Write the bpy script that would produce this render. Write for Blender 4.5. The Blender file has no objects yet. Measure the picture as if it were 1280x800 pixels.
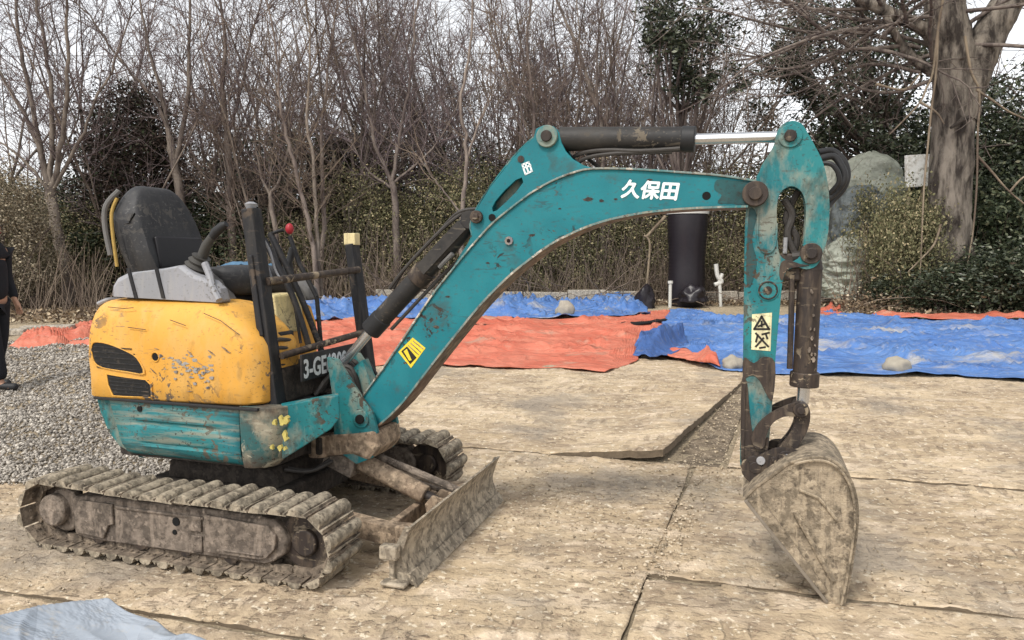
import bpy, bmesh, math, random
import numpy as np
from mathutils import Vector, Matrix, noise
from mathutils.geometry import tessellate_polygon

random.seed(7)
rng = np.random.default_rng(7)
R = math.radians
S = bpy.context.scene
C = S.collection

# ------------------------------------------------------------------ camera, sky, sun, exposure
FPX, CAM_H, PITCH = 924.4, 1.4, R(4.95)
cam = bpy.data.cameras.new('camera')
cam.lens = 26.0; cam.sensor_width = 36.0; cam.clip_end = 2000
co = bpy.data.objects.new('camera', cam); C.objects.link(co)
co.location = (0, 0, CAM_H); co.rotation_euler = (R(90) - PITCH, 0, 0)
S.camera = co

SUN_EL, SUN_AZ = R(52), R(215)        # azimuth clockwise from +Y
w = bpy.data.worlds.new('World'); S.world = w; w.use_nodes = True
nt = w.node_tree; nt.nodes.clear()
sky = nt.nodes.new('ShaderNodeTexSky'); sky.sky_type = 'NISHITA'; sky.sun_disc = False
sky.sun_elevation = SUN_EL; sky.sun_rotation = SUN_AZ
sky.air_density = 1.0; sky.dust_density = 1.6; sky.ozone_density = 1.0
hs = nt.nodes.new('ShaderNodeHueSaturation'); hs.inputs['Saturation'].default_value = 0.12
hs.inputs['Value'].default_value = 1.0
bg = nt.nodes.new('ShaderNodeBackground'); bg.inputs['Strength'].default_value = 0.15
wo = nt.nodes.new('ShaderNodeOutputWorld')
nt.links.new(sky.outputs[0], hs.inputs['Color']); nt.links.new(hs.outputs[0], bg.inputs['Color'])
nt.links.new(bg.outputs[0], wo.inputs['Surface'])
sl = bpy.data.lights.new('sun', 'SUN'); sl.energy = 1.5; sl.angle = R(10); sl.color = (1.0, 0.95, 0.87)
so = bpy.data.objects.new('sun', sl); C.objects.link(so)
sd = Vector((math.sin(SUN_AZ) * math.cos(SUN_EL), math.cos(SUN_AZ) * math.cos(SUN_EL), math.sin(SUN_EL)))
so.rotation_euler = sd.to_track_quat('Z', 'Y').to_euler(); so.location = (0, -5, 20)
S.view_settings.view_transform = 'Standard'; S.view_settings.look = 'None'
S.view_settings.gamma = 1.0; S.view_settings.exposure = 0.8
S.view_settings.use_curve_mapping = False
S.render.engine = 'CYCLES'

# ------------------------------------------------------------------ measuring helpers
def ray(px, py):
    r = (px - 640) / FPX; u = (400 - py) / FPX
    return (r, math.cos(PITCH) + u * math.sin(PITCH), u * math.cos(PITCH) - math.sin(PITCH))
def ground(px, py, z=0.0):
    d = ray(px, py); t = (z - CAM_H) / d[2]
    return (d[0] * t, d[1] * t)
def at_depth(px, py, Z):
    d = ray(px, py); t = Z / d[1]
    return (d[0] * t, Z, CAM_H + d[2] * t)
MC = (-1.385, 3.936); YAW = R(-17.9)
cy_, sy_ = math.cos(YAW), math.sin(YAW)
def to_loc(X, Y):
    dx, dy = X - MC[0], Y - MC[1]
    return (dx * cy_ + dy * sy_, -dx * sy_ + dy * cy_)
def L(px, py, yl=0.0):
    """point of the machine plane y = yl (machine coordinates) measured in the photograph"""
    d = ray(px, py); o = to_loc(0, 0)
    dl = (d[0] * cy_ + d[1] * sy_, -d[0] * sy_ + d[1] * cy_)
    t = (yl - o[1]) / dl[1]
    return (o[0] + dl[0] * t, CAM_H + d[2] * t)
def L3(px, py, yl=0.0):
    a = L(px, py, yl); return Vector((a[0], yl, a[1]))
def T(pts, yl=0.0): return [L(p[0], p[1], yl) for p in pts]

# ------------------------------------------------------------------ object helpers
def obj(name, me, mat, parent=None, smooth=False):
    o = bpy.data.objects.new(name, me); C.objects.link(o)
    if mat is not None and not me.materials: me.materials.append(mat)
    if parent is not None: o.parent = parent
    if smooth:
        me.polygons.foreach_set('use_smooth', [True] * len(me.polygons))
    return o
def mesh(v, f, name='mesh'):
    me = bpy.data.meshes.new(name); me.from_pydata([tuple(p) for p in v], [], f); me.update(); return me
def tag(o, label=None, cat=None, group=None, kind=None):
    if label: o['label'] = label
    if cat: o['category'] = cat
    if group: o['group'] = group
    if kind: o['kind'] = kind
    return o
def empty(name, loc=(0, 0, 0), rz=0, label=None, cat=None, group=None):
    o = bpy.data.objects.new(name, None); C.objects.link(o); o.location = loc; o.rotation_euler = (0, 0, rz)
    o.empty_display_size = 0.2
    return tag(o, label, cat, group)
def bevel(o, w=0.006, seg=2, ang=35):
    m = o.modifiers.new('bevel', 'BEVEL'); m.width = w; m.segments = seg; m.limit_method = 'ANGLE'; m.angle_limit = R(ang)
    m.harden_normals = False
    return o
def autosmooth(o, ang=35):
    me = o.data
    me.polygons.foreach_set('use_smooth', [True] * len(me.polygons))
    me.set_sharp_from_angle(angle=R(ang))
    return o

class MB:
    """collects geometry of one part"""
    def __init__(s): s.v = []; s.f = []
    def add(s, v, f):
        n = len(s.v); s.v += [tuple(p) for p in v]; s.f += [tuple(i + n for i in q) for q in f]; return s
    def box(s, a, b, mat=None):
        x0, y0, z0 = a; x1, y1, z1 = b
        v = [Vector(p) for p in ((x0,y0,z0),(x1,y0,z0),(x1,y1,z0),(x0,y1,z0),(x0,y0,z1),(x1,y0,z1),(x1,y1,z1),(x0,y1,z1))]
        if mat: v = [mat @ p for p in v]
        return s.add(v, [(0,3,2,1),(4,5,6,7),(0,1,5,4),(1,2,6,5),(2,3,7,6),(3,0,4,7)])
    def prism(s, outer, y0, y1, holes=(), axis='y'):
        loops = [list(outer)] + [list(h) for h in holes]
        flat = [p for l in loops for p in l]; n = len(flat)
        tris = tessellate_polygon([[Vector((p[0], p[1], 0)) for p in l] for l in loops])
        def P(p, t):
            if axis == 'y': return (p[0], t, p[1])
            if axis == 'z': return (p[0], p[1], t)
            return (t, p[0], p[1])
        v = [P(p, y0) for p in flat] + [P(p, y1) for p in flat]
        f = [tuple(t) for t in tris] + [tuple(i + n for i in reversed(t)) for t in tris]
        k = 0
        for l in loops:
            m = len(l)
            for i in range(m):
                a, b = k + i, k + (i + 1) % m
                f.append((a, b, b + n, a + n))
            k += m
        return s.add(v, f)
    def tube(s, pts, r, n=10, cap=True):
        pts = [Vector(p) for p in pts]
        rs = r if isinstance(r, (list, tuple)) else [r] * len(pts)
        v = []; f = []; up = None
        for i, p in enumerate(pts):
            d = (pts[min(i + 1, len(pts) - 1)] - pts[max(i - 1, 0)]).normalized()
            if up is None: up = d.orthogonal().normalized()
            else:
                up = (up - d * up.dot(d))
                up = up.normalized() if up.length > 1e-6 else d.orthogonal().normalized()
            b = d.cross(up)
            for k in range(n):
                a = 2 * math.pi * k / n
                v.append(p + (up * math.cos(a) + b * math.sin(a)) * rs[i])
        for i in range(len(pts) - 1):
            for k in range(n):
                a = i * n + k; c = i * n + (k + 1) % n
                f.append((a, c, c + n, a + n))
        if cap:
            f.append(tuple(reversed(range(n)))); m = (len(pts) - 1) * n; f.append(tuple(range(m, m + n)))
        return s.add(v, f)
    def disc_y(s, c, r, y0, y1, n=28):       # cylinder along machine y
        return s.tube([(c[0], y0, c[1]), (c[0], y1, c[1])], r, n)
    def build(s, name, mat, parent=None, smooth=0, bev=0, label=None):
        bm = bmesh.new()
        vs = [bm.verts.new(p) for p in s.v]
        for q in s.f:
            try: bm.faces.new([vs[i] for i in q])
            except ValueError: pass
        bmesh.ops.recalc_face_normals(bm, faces=bm.faces)
        me = bpy.data.meshes.new(name); bm.to_mesh(me); bm.free()
        o = obj(name, me, mat, parent)
        if smooth: autosmooth(o, smooth)
        if bev: bevel(o, bev)
        if label: o['label'] = label
        return o

def smooth_path(pts, sub=5, closed=False):
    pts = [Vector(p) for p in pts]; n = len(pts); out = []
    rngi = range(n if closed else n - 1)
    for i in rngi:
        p0 = pts[(i - 1) % n] if closed or i > 0 else pts[0]
        p1 = pts[i]; p2 = pts[(i + 1) % n]
        p3 = pts[(i + 2) % n] if closed or i + 2 < n else pts[-1]
        for k in range(sub):
            t = k / sub
            out.append(0.5 * ((2 * p1) + (p2 - p0) * t + (2 * p0 - 5 * p1 + 4 * p2 - p3) * t * t + (3 * p1 - p0 - 3 * p2 + p3) * t ** 3))
    if not closed: out.append(pts[-1])
    return out
def sp2(pts, sub=4, closed=False):
    return [(p[0], p[1]) for p in smooth_path([(a, b, 0) for a, b in pts], sub, closed)]
def circle(c, r, n=20, a0=0, a1=2 * math.pi):
    return [(c[0] + r * math.cos(a0 + (a1 - a0) * i / n), c[1] + r * math.sin(a0 + (a1 - a0) * i / n)) for i in range(n)]

# ------------------------------------------------------------------ materials
def lin(c):
    return tuple(((x / 255) / 12.92 if x / 255 <= 0.04045 else ((x / 255 + 0.055) / 1.055) ** 2.4) for x in c) + (1.0,)
class Mat:
    def __init__(s, name, rough=0.7, metal=0.0):
        s.m = bpy.data.materials.new(name); s.m.use_nodes = True
        s.t = s.m.node_tree; s.b = s.t.nodes['Principled BSDF']
        s.b.inputs['Roughness'].default_value = rough; s.b.inputs['Metallic'].default_value = metal
        s.tc = s.t.nodes.new('ShaderNodeTexCoord')
        if not metal: s.b.inputs['Specular IOR Level'].default_value = 0.3
    def n(s, typ, **kw):
        nd = s.t.nodes.new(typ)
        for k, v in kw.items():
            if k in nd.inputs: nd.inputs[k].default_value = v
            else: setattr(nd, k, v)
        return nd
    def l(s, a, b): s.t.links.new(a, b)
    def coord(s, scale=(1, 1, 1), out='Object', rot=(0, 0, 0)):
        mp = s.n('ShaderNodeMapping'); mp.inputs['Scale'].default_value = scale; mp.inputs['Rotation'].default_value = rot
        if out == 'World':
            g = s.n('ShaderNodeNewGeometry'); s.l(g.outputs['Position'], mp.inputs['Vector'])
        else: s.l(s.tc.outputs[out], mp.inputs['Vector'])
        return mp.outputs[0]
    def noise(s, scale, detail=4, rough=0.6, vec=None, dist=0.0):
        nd = s.n('ShaderNodeTexNoise'); nd.inputs['Scale'].default_value = scale
        nd.inputs['Detail'].default_value = detail; nd.inputs['Roughness'].default_value = rough
        nd.inputs['Distortion'].default_value = dist
        s.l(vec if vec is not None else s.coord(), nd.inputs['Vector']); return nd.outputs['Fac']
    def ramp(s, fac, stops, interp='LINEAR'):
        r = s.n('ShaderNodeValToRGB'); cr = r.color_ramp; cr.interpolation = interp
        while len(cr.elements) < len(stops): cr.elements.new(0.5)
        for e, (p, c) in zip(cr.elements, stops):
            e.position = p; e.color = c if len(c) == 4 else tuple(c) + (1,)
        s.l(fac, r.inputs[0]); return r.outputs[0]
    def th(s, fac, a, b):
        r = s.n('ShaderNodeMapRange'); r.inputs[1].default_value = a; r.inputs[2].default_value = b
        s.l(fac, r.inputs[0]); return r.outputs[0]
    def mix(s, fac, a, b):
        m = s.n('ShaderNodeMix', data_type='RGBA')
        if isinstance(fac, (int, float)): m.inputs[0].default_value = fac
        else: s.l(fac, m.inputs[0])
        for i, c in ((6, a), (7, b)):
            if isinstance(c, tuple): m.inputs[i].default_value = c
            else: s.l(c, m.inputs[i])
        return m.outputs[2]
    def math(s, op, a, b=None):
        m = s.n('ShaderNodeMath', operation=op)
        for i, c in ((0, a), (1, b)):
            if c is None: continue
            if isinstance(c, (int, float)): m.inputs[i].default_value = c
            else: s.l(c, m.inputs[i])
        return m.outputs[0]
    def color(s, c):
        if isinstance(c, tuple): s.b.inputs['Base Color'].default_value = c
        else: s.l(c, s.b.inputs['Base Color'])
        return s
    def rough(s, c): s.l(c, s.b.inputs['Roughness']); return s
    def bump(s, h, strength=0.4, dist=0.01):
        b = s.n('ShaderNodeBump'); b.inputs['Strength'].default_value = strength; b.inputs['Distance'].default_value = dist
        s.l(h, b.inputs['Height']); s.l(b.outputs[0], s.b.inputs['Normal']); return s

def M_paint(name, base, base2, dirt, chip, amount=0.5, streak=(6, 6, 1.2), rough=0.45, dust=(0.36, 0.29, 0.2, 1)):
    m = Mat(name, rough)
    v = m.coord((1, 1, 1))
    c = m.mix(m.th(m.noise(3.0, 3, 0.5, v), 0.38, 0.62), base, base2)
    c = m.mix(m.math('MULTIPLY', m.th(m.noise(5.0, 5, 0.62, m.coord(streak)), 0.47, 0.63), 0.55 * amount + 0.12), c, dust)
    cl = m.th(m.noise(2.6, 3, 0.55, v), 0.60 - 0.20 * amount, 0.68 - 0.18 * amount)
    sp = m.th(m.noise(55.0, 3, 0.55, m.coord((1, 1, 1.4), rot=(0, 0.5, 0))), 0.61, 0.66)
    c = m.mix(m.math('MULTIPLY', sp, m.math('ADD', m.math('MULTIPLY', cl, 0.6), 0.25 + 0.3 * amount)), c, dirt)
    ch = m.th(m.noise(15.0, 5, 0.66, v, 0.6), 0.56, 0.585)
    f = m.math('MULTIPLY', cl, ch)
    c = m.mix(f, c, chip)
    sc = m.th(m.noise(7.0, 4, 0.6, m.coord((1.3, 1, 7), rot=(0, 0.35, 0))), 0.63, 0.65)
    sc2 = m.th(m.noise(6.0, 4, 0.6, m.coord((1.5, 1, 8), rot=(0, -0.7, 0))), 0.65, 0.67)
    c = m.mix(m.math('MULTIPLY', m.math('MULTIPLY', m.math('ADD', sc, sc2), m.th(m.noise(1.8, 2, 0.5, v), 0.45, 0.6)), 0.4 + 0.4 * amount), c, chip)
    g = m.math('MULTIPLY', m.th(m.noise(4.2, 6, 0.66, m.coord(streak)), 0.615 - 0.12 * amount, 0.70), 0.3 + 0.65 * amount)
    c = m.mix(g, c, dirt)
    m.color(c)
    m.rough(m.th(m.math('ADD', m.math('ADD', g, f), m.math('MULTIPLY', m.noise(12, 4, 0.6, v), 0.6)), -0.7, 1.0))
    m.bump(m.math('ADD', m.math('MULTIPLY', f, -0.5), m.math('ADD', m.math('MULTIPLY', m.noise(60, 4, 0.7, v), 0.3), m.math('MULTIPLY', m.noise(2.5, 2, 0.5, v), 1.5))), 0.4, 0.006)
    return m.m
TEAL, TEAL2 = (0.006, 0.128, 0.155, 1), (0.009, 0.165, 0.195, 1)
DIRT = (0.07, 0.052, 0.038, 1); RUST = (0.10, 0.055, 0.035, 1); MUD = (0.33, 0.26, 0.175, 1)
m_teal = M_paint('teal_paint', TEAL, TEAL2, DIRT, (0.035, 0.03, 0.027, 1), 0.22, (1.2, 1.2, 1.2), dust=(0.03, 0.2, 0.22, 1))
m_teal_worn = M_paint('worn_teal_paint', (0.008, 0.125, 0.145, 1), (0.018, 0.175, 0.185, 1), (0.035, 0.033, 0.028, 1), (0.075, 0.06, 0.045, 1), 0.72, (2, 2, 1))
m_teal_skirt = M_paint('scraped_teal_paint', (0.014, 0.13, 0.15, 1), (0.03, 0.19, 0.20, 1), (0.04, 0.045, 0.04, 1), (0.12, 0.11, 0.085, 1), 0.78, (0.7, 0.7, 7))
m_teal_rust = M_paint('rust_eaten_teal_paint', (0.03, 0.10, 0.10, 1), (0.12, 0.085, 0.06, 1), (0.06, 0.04, 0.03, 1), (0.36, 0.33, 0.25, 1), 0.95, (1.5, 1.5, 1.5))
m_teal_greasy = M_paint('greasy_teal_paint', (0.010, 0.06, 0.066, 1), (0.02, 0.09, 0.092, 1), (0.03, 0.026, 0.022, 1), (0.06, 0.045, 0.035, 1), 0.95, (1.2, 1.2, 1.2), dust=(0.05, 0.042, 0.034, 1))
m_yellow = M_paint('yellow_cowl_paint', (0.58, 0.285, 0.042, 1), (0.63, 0.33, 0.062, 1), (0.24, 0.14, 0.05, 1), (0.13, 0.10, 0.075, 1), 0.42, (2.5, 2.5, 1), 0.5, (0.55, 0.36, 0.14, 1))
m_cream = M_paint('faded_cream_paint', (0.72, 0.6, 0.28, 1), (0.6, 0.5, 0.3, 1), (0.3, 0.24, 0.14, 1), (0.2, 0.16, 0.1, 1), 0.5)
m_black = M_paint('black_paint', (0.010, 0.010, 0.012, 1), (0.018, 0.018, 0.02, 1), (0.04, 0.035, 0.03, 1), (0.09, 0.07, 0.055, 1), 0.3, rough=0.5, dust=(0.07, 0.06, 0.05, 1))
m_greyplastic = M_paint('grey_plastic', (0.23, 0.235, 0.25, 1), (0.28, 0.28, 0.3, 1), (0.12, 0.11, 0.1, 1), (0.12, 0.11, 0.1, 1), 0.25, rough=0.6, dust=(0.36, 0.34, 0.3, 1))
m_mech = M_paint('greasy_brown_steel', (0.042, 0.03, 0.024, 1), (0.026, 0.02, 0.018, 1), (0.02, 0.017, 0.015, 1), (0.25, 0.2, 0.14, 1), 0.55, rough=0.45, dust=(0.13, 0.095, 0.065, 1))
m_cyl = M_paint('cylinder_black', (0.018, 0.017, 0.017, 1), (0.03, 0.028, 0.026, 1), (0.06, 0.05, 0.04, 1), (0.13, 0.11, 0.085, 1), 0.45, (1.2, 1.2, 1.2), rough=0.4, dust=(0.08, 0.07, 0.06, 1))
def M_muddy(name, steel, mud, lo, hi, seed=0.0, bscale=30, bstr=0.8, space='Object', cover=0.5):
    m = Mat(name, 0.88); v = m.coord((1, 1, 1), space)
    base = m.mix(m.th(m.noise(9, 4, 0.6, v), 0.42, 0.58), tuple(x * 0.65 for x in steel[:3]) + (1,), tuple(x * 1.5 for x in steel[:3]) + (1,))
    k = m.th(m.noise(5.5, 6, 0.66, v), cover - 0.05, cover + 0.04)
    mudc = m.mix(m.th(m.noise(24, 4, 0.62, v), 0.42, 0.58), tuple(x * 0.62 for x in mud[:3]) + (1,), tuple(min(1, x * 1.35) for x in mud[:3]) + (1,))
    c = m.mix(m.math('ADD', m.math('MULTIPLY', k, 0.28), 0.45), base, mudc)
    c = m.mix(m.math('MULTIPLY', m.th(m.noise(40, 3, 0.55, v), 0.58, 0.66), 0.6), c, (0.05, 0.038, 0.03, 1))
    c = m.mix(m.math('MULTIPLY', m.th(m.noise(34, 3, 0.55, m.coord((1, 1, 1), space, (1, 2, 3))), 0.60, 0.67), 0.5), c, tuple(min(1, x * 1.7) for x in mud[:3]) + (1,))
    c = m.mix(m.math('MULTIPLY', m.th(m.noise(6, 4, 0.6, m.coord((3.5, 3.5, 0.6), space)), 0.57, 0.63), 0.45), c, tuple(min(1, x * 1.5) for x in mud[:3]) + (1,))
    m.color(c)
    m.bump(m.math('ADD', m.math('MULTIPLY', m.noise(bscale, 6, 0.7, v), 1.0), m.math('MULTIPLY', k, 0.25)), bstr, 0.012)
    return m.m
m_frame = M_muddy('muddy_frame_steel', (0.06, 0.048, 0.04, 1), (0.21, 0.17, 0.135, 1), 0.38, 0.72)
m_shoe = M_muddy('sandy_track_shoe', (0.08, 0.066, 0.052, 1), (0.32, 0.27, 0.20, 1), 0.28, 0.52, space='World', cover=0.44, bstr=1.0)
m_shoe_dark = M_muddy('gap_shade_link_steel', (0.05, 0.038, 0.03, 1), (0.24, 0.19, 0.14, 1), 0.4, 0.7, space='World')
m_blade = M_muddy('rusty_blade_steel', (0.13, 0.105, 0.08, 1), (0.33, 0.28, 0.21, 1), 0.35, 0.7, bstr=0.5, cover=0.47)
m_bucket = M_muddy('muddy_bucket_steel', (0.10, 0.08, 0.058, 1), (0.32, 0.26, 0.185, 1), 0.36, 0.64, bscale=38, bstr=1.0, cover=0.45)
m_under = M_muddy('oily_underbody', (0.014, 0.012, 0.011, 1), (0.05, 0.04, 0.032, 1), 0.5, 0.85)
m_brownbox = M_muddy('brown_rusted_steel', (0.12, 0.08, 0.055, 1), (0.3, 0.23, 0.16, 1), 0.42, 0.75, bstr=0.4)
def M_flat(name, c, rough=0.6, metal=0.0, var=0.25, scale=14, bump=0.15):
    m = Mat(name, rough, metal); v = m.coord()
    m.color(m.mix(m.noise(scale, 5, 0.65, v), tuple(x * (1 - var) for x in c[:3]) + (1,), tuple(min(1, x * (1 + var)) for x in c[:3]) + (1,)))
    if bump: m.bump(m.noise(scale * 5, 4, 0.7, v), bump, 0.003)
    return m.m
m_rubber = M_flat('black_rubber', (0.02, 0.02, 0.021, 1), 0.55)
m_hose = M_flat('dusty_hose', (0.045, 0.04, 0.036, 1), 0.6, var=0.5, scale=30)
m_seat = M_paint('seat_vinyl', (0.02, 0.02, 0.022, 1), (0.034, 0.034, 0.036, 1), (0.09, 0.085, 0.08, 1), (0.08, 0.075, 0.07, 1), 0.1, rough=0.5, dust=(0.07, 0.067, 0.064, 1))
m_seatdark = M_flat('seat_vinyl_dark', (0.014, 0.013, 0.015, 1), 0.45)
m_chrome = M_flat('chrome_rod', (0.62, 0.63, 0.65, 1), 0.22, 0.9, 0.06, 8, 0.0)
m_whiteprint = M_flat('white_vinyl_letters', (0.74, 0.78, 0.78, 1), 0.6, 0, 0.12, 40)
m_plateprint = M_flat('chalky_white_letters', (0.5, 0.52, 0.53, 1), 0.7, 0, 0.4, 60)
m_yelsticker = M_flat('yellow_warning_sticker', (0.72, 0.55, 0.04, 1), 0.5, 0, 0.2, 40)
m_palesticker = M_paint('bleached_warning_sticker', (0.66, 0.62, 0.33, 1), (0.72, 0.68, 0.42, 1), (0.12, 0.1, 0.07, 1), (0.16, 0.14, 0.1, 1), 0.7)
m_print = M_flat('black_print', (0.02, 0.018, 0.016, 1), 0.6)
m_red = M_flat('red_knob_plastic', (0.3, 0.02, 0.028, 1), 0.4)
m_white = M_flat('white_pvc', (0.52, 0.51, 0.47, 1), 0.5, 0, 0.1)
m_scuff = M_paint('silver_scuffed_sticker', (0.30, 0.29, 0.27, 1), (0.16, 0.14, 0.16, 1), (0.08, 0.07, 0.075, 1), (0.08, 0.075, 0.08, 1), 0.9)
m_fleck = M_flat('old_yellow_flecks', (0.42, 0.35, 0.10, 1), 0.8, 0, 0.6, 40)
m_foam = M_flat('yellowed_foam', (0.36, 0.24, 0.07, 1), 0.9, 0, 0.4, 30)
m_greydark = M_flat('dusty_dark_plastic', (0.13, 0.125, 0.12, 1), 0.7, 0, 0.3, 20)
m_palesign = M_paint('weathered_white_board', (0.72, 0.72, 0.68, 1), (0.8, 0.8, 0.76, 1), (0.2, 0.2, 0.15, 1), (0.16, 0.16, 0.12, 1), 0.6, (1.5, 1.5, 1.5))
m_hole = M_flat('black_void', (0.006, 0.006, 0.006, 1), 0.9, bump=0)
m_boot = M_flat('rubber_boot', (0.05, 0.047, 0.042, 1), 0.6, var=0.4)

m = Mat('dark_mesh_grille', 0.6); v = m.coord((1, 1, 1))
m.color(m.mix(m.th(m.noise(40, 3, 0.6, v), 0.55, 0.7), (0.01, 0.01, 0.01, 1), (0.04, 0.034, 0.028, 1))); m_grille = m.m

# sand over the steel plates
m = Mat('sandy_mud', 0.92); v = m.coord((1, 1, 1), 'World')
vr = m.coord((0.8, 1.2, 1), 'World', (0, 0, R(17.9)))
def wc(rot, sc=(1, 1, 1)): return m.coord(sc, 'World', rot)
c = m.mix(m.th(m.noise(1.0, 4, 0.6, v), 0.4, 0.6), (0.425, 0.325, 0.21, 1), (0.545, 0.43, 0.29, 1))
c = m.mix(m.math('MULTIPLY', m.th(m.noise(5.0, 4, 0.55, wc((0, 0, R(17.9)), (0.8, 1.25, 1))), 0.50, 0.62), 0.65), c, (0.63, 0.51, 0.38, 1))
c = m.mix(m.math('MULTIPLY', m.th(m.noise(2.6, 5, 0.62, wc((0, 0, R(16)), (0.8, 1.3, 1))), 0.50, 0.62), 0.7), c, (0.30, 0.228, 0.155, 1))
wv_ = m.n('ShaderNodeTexWave', wave_type='BANDS', bands_direction='X'); wv_.inputs['Scale'].default_value = 2.9; wv_.inputs['Distortion'].default_value = 2.2; wv_.inputs['Detail'].default_value = 3; wv_.inputs['Detail Scale'].default_value = 2.5
m.l(wc((0, 0, R(17.9))), wv_.inputs['Vector'])
lane = m.math('MULTIPLY', m.th(m.noise(1.1, 2, 0.5, wc((0, 0, R(17.9)), (0.35, 2.4, 1))), 0.50, 0.56), m.th(m.noise(3.5, 4, 0.6, wc((0, 0, 3))), 0.44, 0.56))
tread = m.math('MULTIPLY', m.th(wv_.outputs['Fac'], 0.55, 0.8), lane)
c = m.mix(m.math('MULTIPLY', tread, 0.55), c, (0.24, 0.178, 0.12, 1))
patch_ = m.th(m.noise(1.15, 4, 0.6, wc((0, 0, 2))), 0.46, 0.58)
clod = m.th(m.noise(17, 4, 0.6, wc((0, 0, R(17.9)), (0.7, 1.2, 1))), 0.54, 0.60)
c = m.mix(m.math('MULTIPLY', clod, m.math('ADD', m.math('MULTIPLY', patch_, 0.7), 0.1)), c, (0.20, 0.148, 0.10, 1))
c = m.mix(m.math('MULTIPLY', patch_, 0.28), c, (0.26, 0.195, 0.135, 1))
c = m.mix(m.math('MULTIPLY', m.th(m.noise(36, 3, 0.55, v), 0.61, 0.68), 0.5), c, (0.17, 0.105, 0.07, 1))
c = m.mix(m.math('MULTIPLY', m.th(m.noise(31, 3, 0.55, wc((0.4, 0.2, 1))), 0.60, 0.66), 0.7), c, (0.74, 0.65, 0.5, 1))
c = m.mix(m.math('MULTIPLY', m.th(m.noise(0.75, 5, 0.65, wc((0, 0, 4))), 0.53, 0.64), 0.7), c, (0.24, 0.205, 0.165, 1))
m.color(c)
m.bump(m.math('ADD', m.math('MULTIPLY', m.noise(30, 5, 0.62, v), 0.7), m.math('ADD', m.noise(9, 5, 0.6, v), m.math('ADD', m.math('MULTIPLY', clod, 0.3), m.math('MULTIPLY', tread, -0.5)))), 0.85, 0.022)
m_sand = m.m
m = Mat('dirt_ground', 0.95); v = m.coord((1, 1, 1), 'World')
c = m.mix(m.th(m.noise(1.4, 6, 0.7, v), 0.35, 0.65), (0.33, 0.265, 0.18, 1), (0.46, 0.37, 0.25, 1))
c = m.mix(m.math('MULTIPLY', m.th(m.noise(30, 4, 0.6, v), 0.52, 0.62), 0.6), c, (0.15, 0.12, 0.085, 1))
m.color(c); m.bump(m.noise(25, 8, 0.8, v), 1.0, 0.03); m_dirt = m.m
m = Mat('dark_earth', 0.9); v = m.coord((1, 1, 1), 'World')  # darker brown earth for the fill between the plates
c = m.mix(m.th(m.noise(7, 5, 0.62, v), 0.4, 0.6), (0.13, 0.10, 0.07, 1), (0.27, 0.21, 0.145, 1))
c = m.mix(m.math('MULTIPLY', m.th(m.noise(34, 3, 0.55, v), 0.57, 0.64), 0.7), c, (0.5, 0.41, 0.3, 1))
m.color(c); m.bump(m.noise(24, 7, 0.75, v), 1.0, 0.03); m_darkearth = m.m
m = Mat('plate_edge_steel', 0.9); v = m.coord((1, 1, 1), 'World')
m.color(m.mix(m.noise(20, 6, 0.7, v), (0.05, 0.038, 0.028, 1), (0.24, 0.185, 0.125, 1))); m.bump(m.noise(60, 5), 0.5, 0.01); m_edge = m.m

def M_rnd(name, stops, rough=0.8, noise_mix=0.0, trans=0.0):
    m = Mat(name, rough); a = m.n('ShaderNodeAttribute', attribute_name='rnd')
    m.color(m.ramp(a.outputs['Fac'], stops))
    if trans:
        m.b.inputs['Subsurface Weight'].default_value = 0
    return m.m
m_gravel = M_rnd('grey_gravel', [(0, (0.12, 0.105, 0.09)), (0.4, (0.25, 0.225, 0.195)), (0.75, (0.36, 0.325, 0.28)), (1, (0.56, 0.51, 0.44))], 0.9)
m_pebble = M_rnd('loose_pebbles', [(0, (0.2, 0.16, 0.11)), (0.5, (0.4, 0.32, 0.22)), (1, (0.6, 0.5, 0.37))], 0.9)
m_leafdark = M_rnd('dark_evergreen_leaves', [(0, (0.014, 0.02, 0.01)), (0.5, (0.038, 0.052, 0.025)), (0.85, (0.08, 0.092, 0.045)), (1, (0.16, 0.15, 0.09))], 0.55)
m_leafbrown = M_rnd('russet_leaves', [(0, (0.022, 0.018, 0.014)), (0.45, (0.065, 0.046, 0.038)), (0.7, (0.12, 0.085, 0.07)), (0.8, (0.025, 0.034, 0.016)), (1, (0.055, 0.07, 0.032))], 0.7)
m_leafolive = M_rnd('olive_thicket_leaves', [(0, (0.06, 0.06, 0.028)), (0.45, (0.155, 0.15, 0.07)), (0.8, (0.25, 0.22, 0.12)), (1, (0.42, 0.34, 0.2))], 0.7)
m_leafbroad = M_rnd('glossy_broad_leaves', [(0, (0.016, 0.022, 0.012)), (0.55, (0.04, 0.052, 0.028)), (0.9, (0.09, 0.1, 0.06)), (1, (0.26, 0.27, 0.2))], 0.35)
m_leafhay = M_rnd('hay_coloured_leaves', [(0, (0.09, 0.075, 0.05)), (0.5, (0.24, 0.2, 0.14)), (1, (0.42, 0.36, 0.26))], 0.8)
m_litter = M_rnd('leaf_litter', [(0, (0.06, 0.042, 0.03)), (0.5, (0.19, 0.135, 0.085)), (0.85, (0.33, 0.25, 0.16)), (1, (0.55, 0.47, 0.34))], 0.85)
def M_bark(name, a, b, sc=8, rand=0.45, bd=0.02):
    m = Mat(name, 0.9); v = m.coord((1, 1, 0.25))
    oi = m.n('ShaderNodeObjectInfo')
    c = m.mix(m.th(m.noise(sc, 5, 0.65, v), 0.40, 0.60), a, b)
    c = m.mix(m.math('MULTIPLY', oi.outputs['Random'], rand), c, (0.13, 0.095, 0.095, 1))
    m.color(c); m.bump(m.noise(sc * 3, 6, 0.75, v), 0.8, bd); return m.m
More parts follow.
